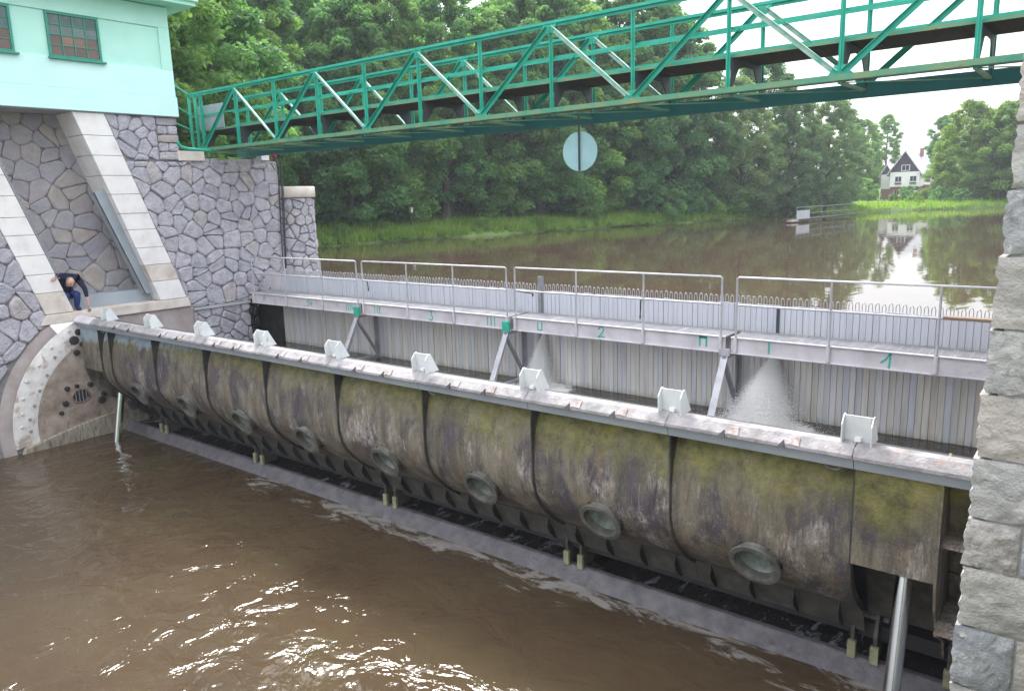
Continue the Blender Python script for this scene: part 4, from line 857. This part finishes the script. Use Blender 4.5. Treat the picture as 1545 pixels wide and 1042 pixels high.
def ell(c, r, rot=None, nu=16, nv_=12, shape=None):
    vs = []; fs = []
    for j in range(nv_ + 1):
        for i in range(nu):
            th, ph = PI * j / nv_, 2 * PI * i / nu; v = Vector((math.sin(th) * math.cos(ph) * r[0], math.sin(th) * math.sin(ph) * r[1], math.cos(th) * r[2]))
            if shape: v = shape(v)
            v = (rot @ v if rot else v) + c; vs.append(v)
    for j in range(nv_):
        for i in range(nu): fs.append((j * nu + i, j * nu + (i + 1) % nu, (j + 1) * nu + (i + 1) % nu, (j + 1) * nu + i))
    return vs, fs
def jaw(v): k = 1 - .28 * max(0, -v.z / .12); return Vector((v.x * k + (.012 if v.z < -.02 and v.x > 0 else 0), v.y * k, v.z))
hd_ = MB(); hd_.add(*ell(hc, (.1, .08, .12), hm, shape=jaw), True)
for c, r in (((.1, 0, -.01), (.02, .014, .026)), ((.0, .082, -.0), (.018, .01, .03)), ((.0, -.082, -.0), (.018, .01, .03))): hd_.add(*ell(hc + hm @ Vector(c), r, hm, 8, 6), True)
hd_.add(*ell(hc + hm @ Vector((-.05, 0, -.12)), (.055, .055, .09), hm, 10, 8), True)
hdo = hd_.build('head', 'skin_tone', pe)
for sy in (-1, 1): MB().add(*ell(hc + hm @ Vector((.085, sy * .032, .02)), (.013, .013, .009), hm, 8, 6), True).build('eye', 'eye_dark', None).parent = hdo
MB().add(*ell(hc + hm @ Vector((.088, 0, -.06)), (.01, .026, .006), hm, 8, 6), True).build('mouth', 'eye_dark', None).parent = hdo
MB().add(*ell(hc + hm @ Vector((-.02, 0, .0)), (.1, .086, .112), hm, shape=lambda v: v if v.x < .0 else Vector((v.x * .1, v.y, v.z))), True).build('hair', 'hair_grey', None).parent = hdo
for sx in (-.1, .16): MB().add(*ell(Vector((-.14, sx, 3.125)), (.13, .05, .035), None, 12, 8), True).build('shoe', 'cable_black', pe)

# ------------------------------------------------------------------ trees
def tree_meshes(seed, H, R, mat, clumps, per, low=.1, leaf=.17, cr=(.7, 1.25), bare=0):
    r = np.random.default_rng(seed); random.seed(seed)
    tr = MB(); lean = Vector((random.uniform(-.6, .6), random.uniform(-.6, .6), 0))
    path = [Vector((0, 0, -.4))] + [Vector((lean.x * t * t + random.uniform(-.1, .1), lean.y * t * t + random.uniform(-.1, .1), H * .9 * t)) for t in (.12, .3, .5, .7, .9, 1)]
    r0 = H * .017; tr.tube(path, [r0 * 1.25, r0, r0 * .8, r0 * .6, r0 * .42, r0 * .2, r0 * .1], 9)
    cs = []
    for k in range(clumps):
        t = low + (1 - low) * (k + random.random()) / clumps; rad = R * (math.sin(PI * min(1, (t * .86 + .13))) ** .55) * (.75 + .4 * random.random())
        a = k * 2.39996 + random.uniform(-.5, .5); q = math.sqrt(random.uniform(.25, 1))
        c = Vector((rad * q * math.cos(a) + lean.x * t, rad * q * math.sin(a) + lean.y * t, H * t)); cs.append((c, random.uniform(*cr) * (1.0 - .25 * t)))
        if k % 3 == 0:
            b0 = Vector((lean.x * t * t * .8, lean.y * t * t * .8, max(.6, H * t * .82 - rad * .25))); mid = b0.lerp(c, .5) + Vector((0, 0, .25)); tr.tube([b0, mid, c], [r0 * .34 * (1.1 - t), r0 * .2 * (1.1 - t), .012], 5)
    for k in range(bare):
        t = random.uniform(.12, .6); a = random.uniform(0, 2 * PI); b0 = Vector((0, 0, H * t)); tip = b0 + Vector((math.cos(a), math.sin(a), random.uniform(-.3, .4))) * R * .8
        tr.tube([b0, b0.lerp(tip, .5) + Vector((0, 0, .3)), tip], [.05, .03, .01], 5)
    P = []; Nn = []
    for c, rr in cs:
        n = int(per * rr); d = r.normal(size=(n, 3)); d /= np.linalg.norm(d, axis=1)[:, None]; q = r.random((n, 1)) ** .45
        off = d * q * np.array([rr, rr, rr * .62]); off[:, 2] -= (off[:, 0] ** 2 + off[:, 1] ** 2) * .18 / rr
        P.append(off + np.array(c)); Nn.append(d * .8)
    return tr.mesh('trunk', 'bark'), leafmesh('crown', np.concatenate(P), leaf, mat, .55, np.concatenate(Nn))
protos = [tree_meshes(11, 20, 5.4, 'leaf_green', 120, 360, .05, .19, (.9, 1.7)), tree_meshes(12, 22, 4.8, 'leaf_green', 175, 290, .09, bare=6), tree_meshes(13, 18, 5.6, 'leaf_green', 110, 380, .04, .2, (1.0, 1.7)),
          tree_meshes(14, 15, 4.9, 'leaf_pale', 190, 260, .05, .14, (.6, 1.15)), tree_meshes(15, 13, 4.2, 'leaf_bright', 130, 300, .04, .16), tree_meshes(16, 23, 3.8, 'leaf_green', 120, 270, .3, bare=10)]
bushes = [tree_meshes(21, 3.2, 1.9, 'leaf_green', 26, 260, .12, .13, (.5, .8)), tree_meshes(22, 2.2, 1.4, 'leaf_bright', 20, 240, .12, .12, (.4, .7))]
def plant(ms, loc, s, rz, label, cat, group=None, name='tree', sz=None):
    e = thing(name, label, cat, loc, group); e['base'] = (0, 0, 0); del e['base']; e.rotation_euler = (0, 0, rz); e.scale = (s, s, sz or s)
    for me, nm_ in zip(ms, ('trunk', 'crown')):
        o = bpy.data.objects.new(nm_ if name == 'tree' else {'trunk': 'stem', 'crown': 'foliage'}[nm_], me); C.objects.link(o); o.parent = e
    return e
random.seed(5)
WOOD = '%s tall leafy tree of the bank front row, counted from the round pier'; GW = 'trees of the wood along the bank'
BACK = 'tree deep in the shaded wood behind the front row'; GB = 'trees deep in the wood'
def nearest(y): return min(range(len(pts)), key=lambda i: abs(pts[i].y - y) if i > 14 else 1e9)
for k, (y, d, p, s) in enumerate([(24.5, 4.5, 1, .95), (27.5, 5, 0, .9), (32, 4.2, 2, .95), (36.5, 5.0, 0, 1.0), (41, 4.0, 1, .9), (45.5, 4.8, 2, 1.0), (50.5, 4, 0, 1.05), (55, 4.8, 2, 1.12), (59.5, 3.6, 1, 1.05), (64, 4.2, 0, 1.12), (68.5, 3.4, 2, 1.1)]):
    plant(protos[p], bank_point(nearest(y), d + .8), s, random.uniform(0, 6.28), WOOD % ('first second third fourth fifth sixth seventh eighth ninth tenth eleventh'.split()[k]), 'tree', GW)
for k in range(30):
    y = 20 + k * 2.0; d = random.uniform(12, 30); plant(protos[(5, 1, 0)[k % 3]], bank_point(nearest(y), d), random.uniform(.85, 1.15), random.uniform(0, 6.28), BACK, 'tree', GB)
for k in range(46):
    y = 22 + k * 1.35; d = random.uniform(9, 20); plant(bushes[0], bank_point(nearest(y), d), random.uniform(1.5, 2.4), random.uniform(0, 6.28), 'dark leafy undergrowth bush among the trunks of the wood', 'bush', 'undergrowth of the wood', 'bush')
for k, (x, y, p, s) in enumerate([(-13, 8.5, 1, .8), (-17, 12.5, 0, .85), (-23, 15.5, 2, 1.0), (-19, 3, 0, .9), (-27, 9, 1, 1.0), (-31, 18, 0, 1.05), (-30, 0, 2, 1)]):
    plant(protos[p], (x, y, 3.6), s, random.uniform(0, 6.28), 'leafy tree rising behind the gate house and the bridge end', 'tree', 'trees behind the gate house')
for x, y, p, s, lb in [(-13.5, 75, 3, .95, 'grey green willow like tree overhanging the lake by the jetty'), (-10.2, 80.5, 3, .85, 'grey green willow like tree overhanging the lake by the jetty'), (-7.6, 85, 3, .82, 'grey green willow like tree overhanging the lake by the jetty'), (-15, 84, 0, .9, 'grey green willow like tree overhanging the lake by the jetty'), (-8.5, 92, 3, .78, 'grey green willow like tree overhanging the lake by the jetty')]:
    plant(protos[p], (x, y, 2.9), s, random.uniform(0, 6.28), lb, 'tree', 'trees over the jetty')
for x, y, p, s in [(-2.2, 131, 4, .75), (-16.5, 134, 4, .7), (2.8, 113, 4, 1.0), (6.5, 111.5, 4, .95), (10, 113, 4, 1.05), (14, 116, 4, 1), (8, 122, 2, .75), (3.5, 127, 2, .7), (13, 126, 1, .7), (20, 120, 4, 1.1)]:
    plant(protos[p], (x, y, 3.1), s, random.uniform(0, 6.28), 'bright green round tree on the lake shore beside the white house', 'tree', 'shore trees beside the house')
for x, y, p, s in [(-6.5, 150, 1, .62), (0, 155, 0, .62), (-20, 150, 0, .7), (-26, 140, 2, .75), (-18, 160, 1, .7)]:
    plant(protos[p], (x, y, 3.6), s, random.uniform(0, 6.28), 'hazy dark tree standing behind the white house', 'tree', 'trees behind the house')
for k, (y, d, p, s) in enumerate([(63.5, .4, 0, .95), (66, .8, 0, .8), (40.5, .3, 1, .5), (28, .5, 1, .5), (70, .8, 0, .9), (73, .6, 0, 1.0), (76, .5, 0, .9), (33, 1.5, 1, .45), (47, .4, 1, .4), (54, .6, 1, .5), (80, 1.5, 0, 1.1), (84, 1.2, 0, 1.1)]):
    plant(bushes[p], bank_point(nearest(y), d), s, random.uniform(0, 6.28), 'leafy bush growing at the water line below the wood', 'bush', 'bushes on the bank', 'bush')
for x, y, p, s in [(-6.5, 124, 0, .75), (-4.2, 123, 1, .9), (-8, 122, 1, .6), (-14, 128, 0, 1.2), (-12.8, 127, 1, .8), (-3.5, 111, 1, .7), (.5, 109.5, 0, .7), (3, 107, 0, .6), (13.2, 110.6, 0, .75), (-1, 103, 1, .5)]:
    plant(bushes[p], (x, y, 2.9), s, random.uniform(0, 6.28), 'bush on the lawn shore near the white house', 'bush', 'bushes by the house', 'bush')

# ------------------------------------------------------------------ far shore: house, car, jetty, post
hs = thing('lake_house', 'white house with dark steep gable and brick ground floor across the lake', 'house', (-9, 135, 3.1))
ho = Vector((-9.3, 134.6, 3.15)); hr_ = Matrix.Rotation(math.radians(-6), 3, 'Z')
HM = lambda x, y, z: tuple(ho + hr_ @ Vector((x, y, z)))
def hb_(a, b): m_ = MB().box(a, b); m_.v = [HM(*v) for v in m_.v]; return m_
hb_((-2.4, .3, 0), (2.2, 8, 2.1)).build('ground_floor', 'house_brick', hs)
hb_((-2.4, 0, 2.0), (2.2, 8, 4.5)).build('wall', 'house_white', hs)
hb_((-4.3, 1.5, 0), (-2.41, 8, 1.8)).build('wing_ground_floor', 'house_brick', hs)
hb_((-4.3, 1.45, 1.8), (-2.41, 8, 4.2)).build('wing_wall', 'house_white', hs)
hb_((2.21, 2, 0), (4.2, 7, 2.3)).build('garage', 'house_brick', hs)
def gable(x0, x1, zb, zt, y0, y1, over, nm1, nm2):
    xm = (x0 + x1) / 2
    MB().prism([(x0, zb), (x1, zb), (xm, zt)], lambda a, b, d: HM(a, d, b), y0, y1).build(nm1, 'house_dark', hs)
    for sx in (-1, 1):
        xe = x0 - over if sx < 0 else x1 + over; ze = zb - over * (zt - zb) / ((x1 - x0) / 2)
        MB().prism([(xm, zt + .05), (xe, ze + .05), (xe, ze + .28), (xm, zt + .3)], lambda a, b, d: HM(a, d, b), y0 - .45, y1 + .3).build(nm2, 'house_roof', hs)
gable(-2.4, 2.2, 4.5, 7.7, .02, 8, .5, 'gable', 'roof')
gable(-4.3, -2.41, 4.2, 5.7, 1.47, 8, .35, 'wing_gable', 'wing_roof')
for x0, x1, z0, z1, y in ((-1.55, -.55, 2.95, 3.75, -.03), (.75, 1.75, 2.95, 3.75, -.03), (-.6, .55, 4.75, 5.55, -.01)):
    wf = hb_((x0 - .08, y - .02, z0 - .08), (x1 + .08, y + .04, z1 + .08)).build('window', 'house_white', hs)
    for k in range(2):
        xa = x0 + (x1 - x0) * k / 2 + .03; pn = hb_((xa, y - .035, z0), (xa + (x1 - x0) / 2 - .06, y - .021, z1)).build('pane', 'house_glass', None); pn.parent = wf
for x0, x1 in ((-1.55, -.55), (.75, 1.75)): hb_((x0, -.2, 2.55), (x1, -.02, 2.75)).build('flower_box', 'house_dark', hs)
hb_((-1.7, .26, 0), (-.9, .29, 1.75)).build('door', 'house_door', hs)
for xa in (-1.55, -1.2): hb_((xa, .24, .7), (xa + .22, .255, 1.6)).build('door_pane', 'house_glass', hs)
for xa in (.1, 1.1): hb_((xa, .26, .9), (xa + .65, .29, 1.6)).build('window', 'house_glass', hs)
hb_((-2.3, -.06, 2.02), (2.1, -.01, 2.12)).build('eaves_beam', 'house_brick', hs)
hb_((.5, 5, 7.0), (1.0, 5.5, 8.4)).build('chimney', 'house_brick', hs)
ca = thing('parked_car', 'white car parked in front of the lake house', 'car', (-7.2, 129, 3.1))
co = Vector((-7.2, 129, 3.12)); CM = lambda a, b, d: (co.x + a, co.y + d, co.z + b)
MB().prism([(-1.8, .3), (1.8, .3), (1.85, .75), (1.2, .9), (.75, 1.4), (-.9, 1.42), (-1.4, .95), (-1.85, .85)], CM, 0, 1.6).build('body', 'car_white', ca, .06)
MB().prism([(-1.15, .95), (1.0, .95), (.66, 1.34), (-.84, 1.36)], CM, -.012, 1.612).build('side_window', 'house_glass', ca)
for a in (-1.15, 1.15):
    for d in (-.03, 1.45): MB().tube([CM(a, .32, d), CM(a, .32, d + .18)], .32, 14).build('wheel', 'tyre', ca)
jt = thing('jetty', 'small jetty with green pipe railing and white panel at the wood edge', 'jetty', (-3, 70, 2.4))
j0, j1 = Vector((-4.0, 64.2, 2.62)), Vector((-2.3, 77.5, 2.62)); jd = (j1 - j0).normalized(); js = Vector((-jd.y, jd.x, 0))
MB().beam(j0 + js * .6, j1 + js * .6, 1.3, .12).build('deck', 'deck_brown', jt)
for k in range(6):
    p = j0.lerp(j1, k / 5); MB().tube([p - Vector((0, 0, .5)), p + Vector((0, 0, 1.15))], .04, 6).build('rail_post', 'jetty_paint', jt)
for h in (.55, 1.12): MB().tube([j0 + Vector((0, 0, h)), j1 + Vector((0, 0, h))], .035, 6).build('rail', 'jetty_paint', jt)
MB().beam(j0 + Vector((.03, -.02, .45)), j0.lerp(j1, .2) + Vector((.03, -.02, .45)), .03, .8).build('panel', 'concrete_grey', jt)
MB().beam(j0 - jd * 1.4 + Vector((0, 0, -.05)), j0 + Vector((0, 0, -.05)), .5, .14).build('landing_step', 'concrete_pink', jt)
bpst = thing('bird_box_post', 'slim post with a small bird box on the grassy bank', 'post', (-21.7, 35.5, 3))
q = bank_point(nearest(36), 2.2)
MB().tube([q - Vector((0, 0, .3)), q + Vector((0, 0, 1.6))], .04, 6).build('post', 'bark', bpst)
MB().box((q.x - .12, q.y - .1, q.z + 1.35), (q.x + .12, q.y + .1, q.z + 1.75)).build('box', 'concrete_beige', bpst)

# ------------------------------------------------------------------ haze: the moist air over the river
hz = MB().box((-300, -70, -3), (300, 330, 34)).build('haze', 'haze'); hz['kind'] = 'stuff'; tag(hz, 'thin pale haze hanging in the air over the lake', 'haze')
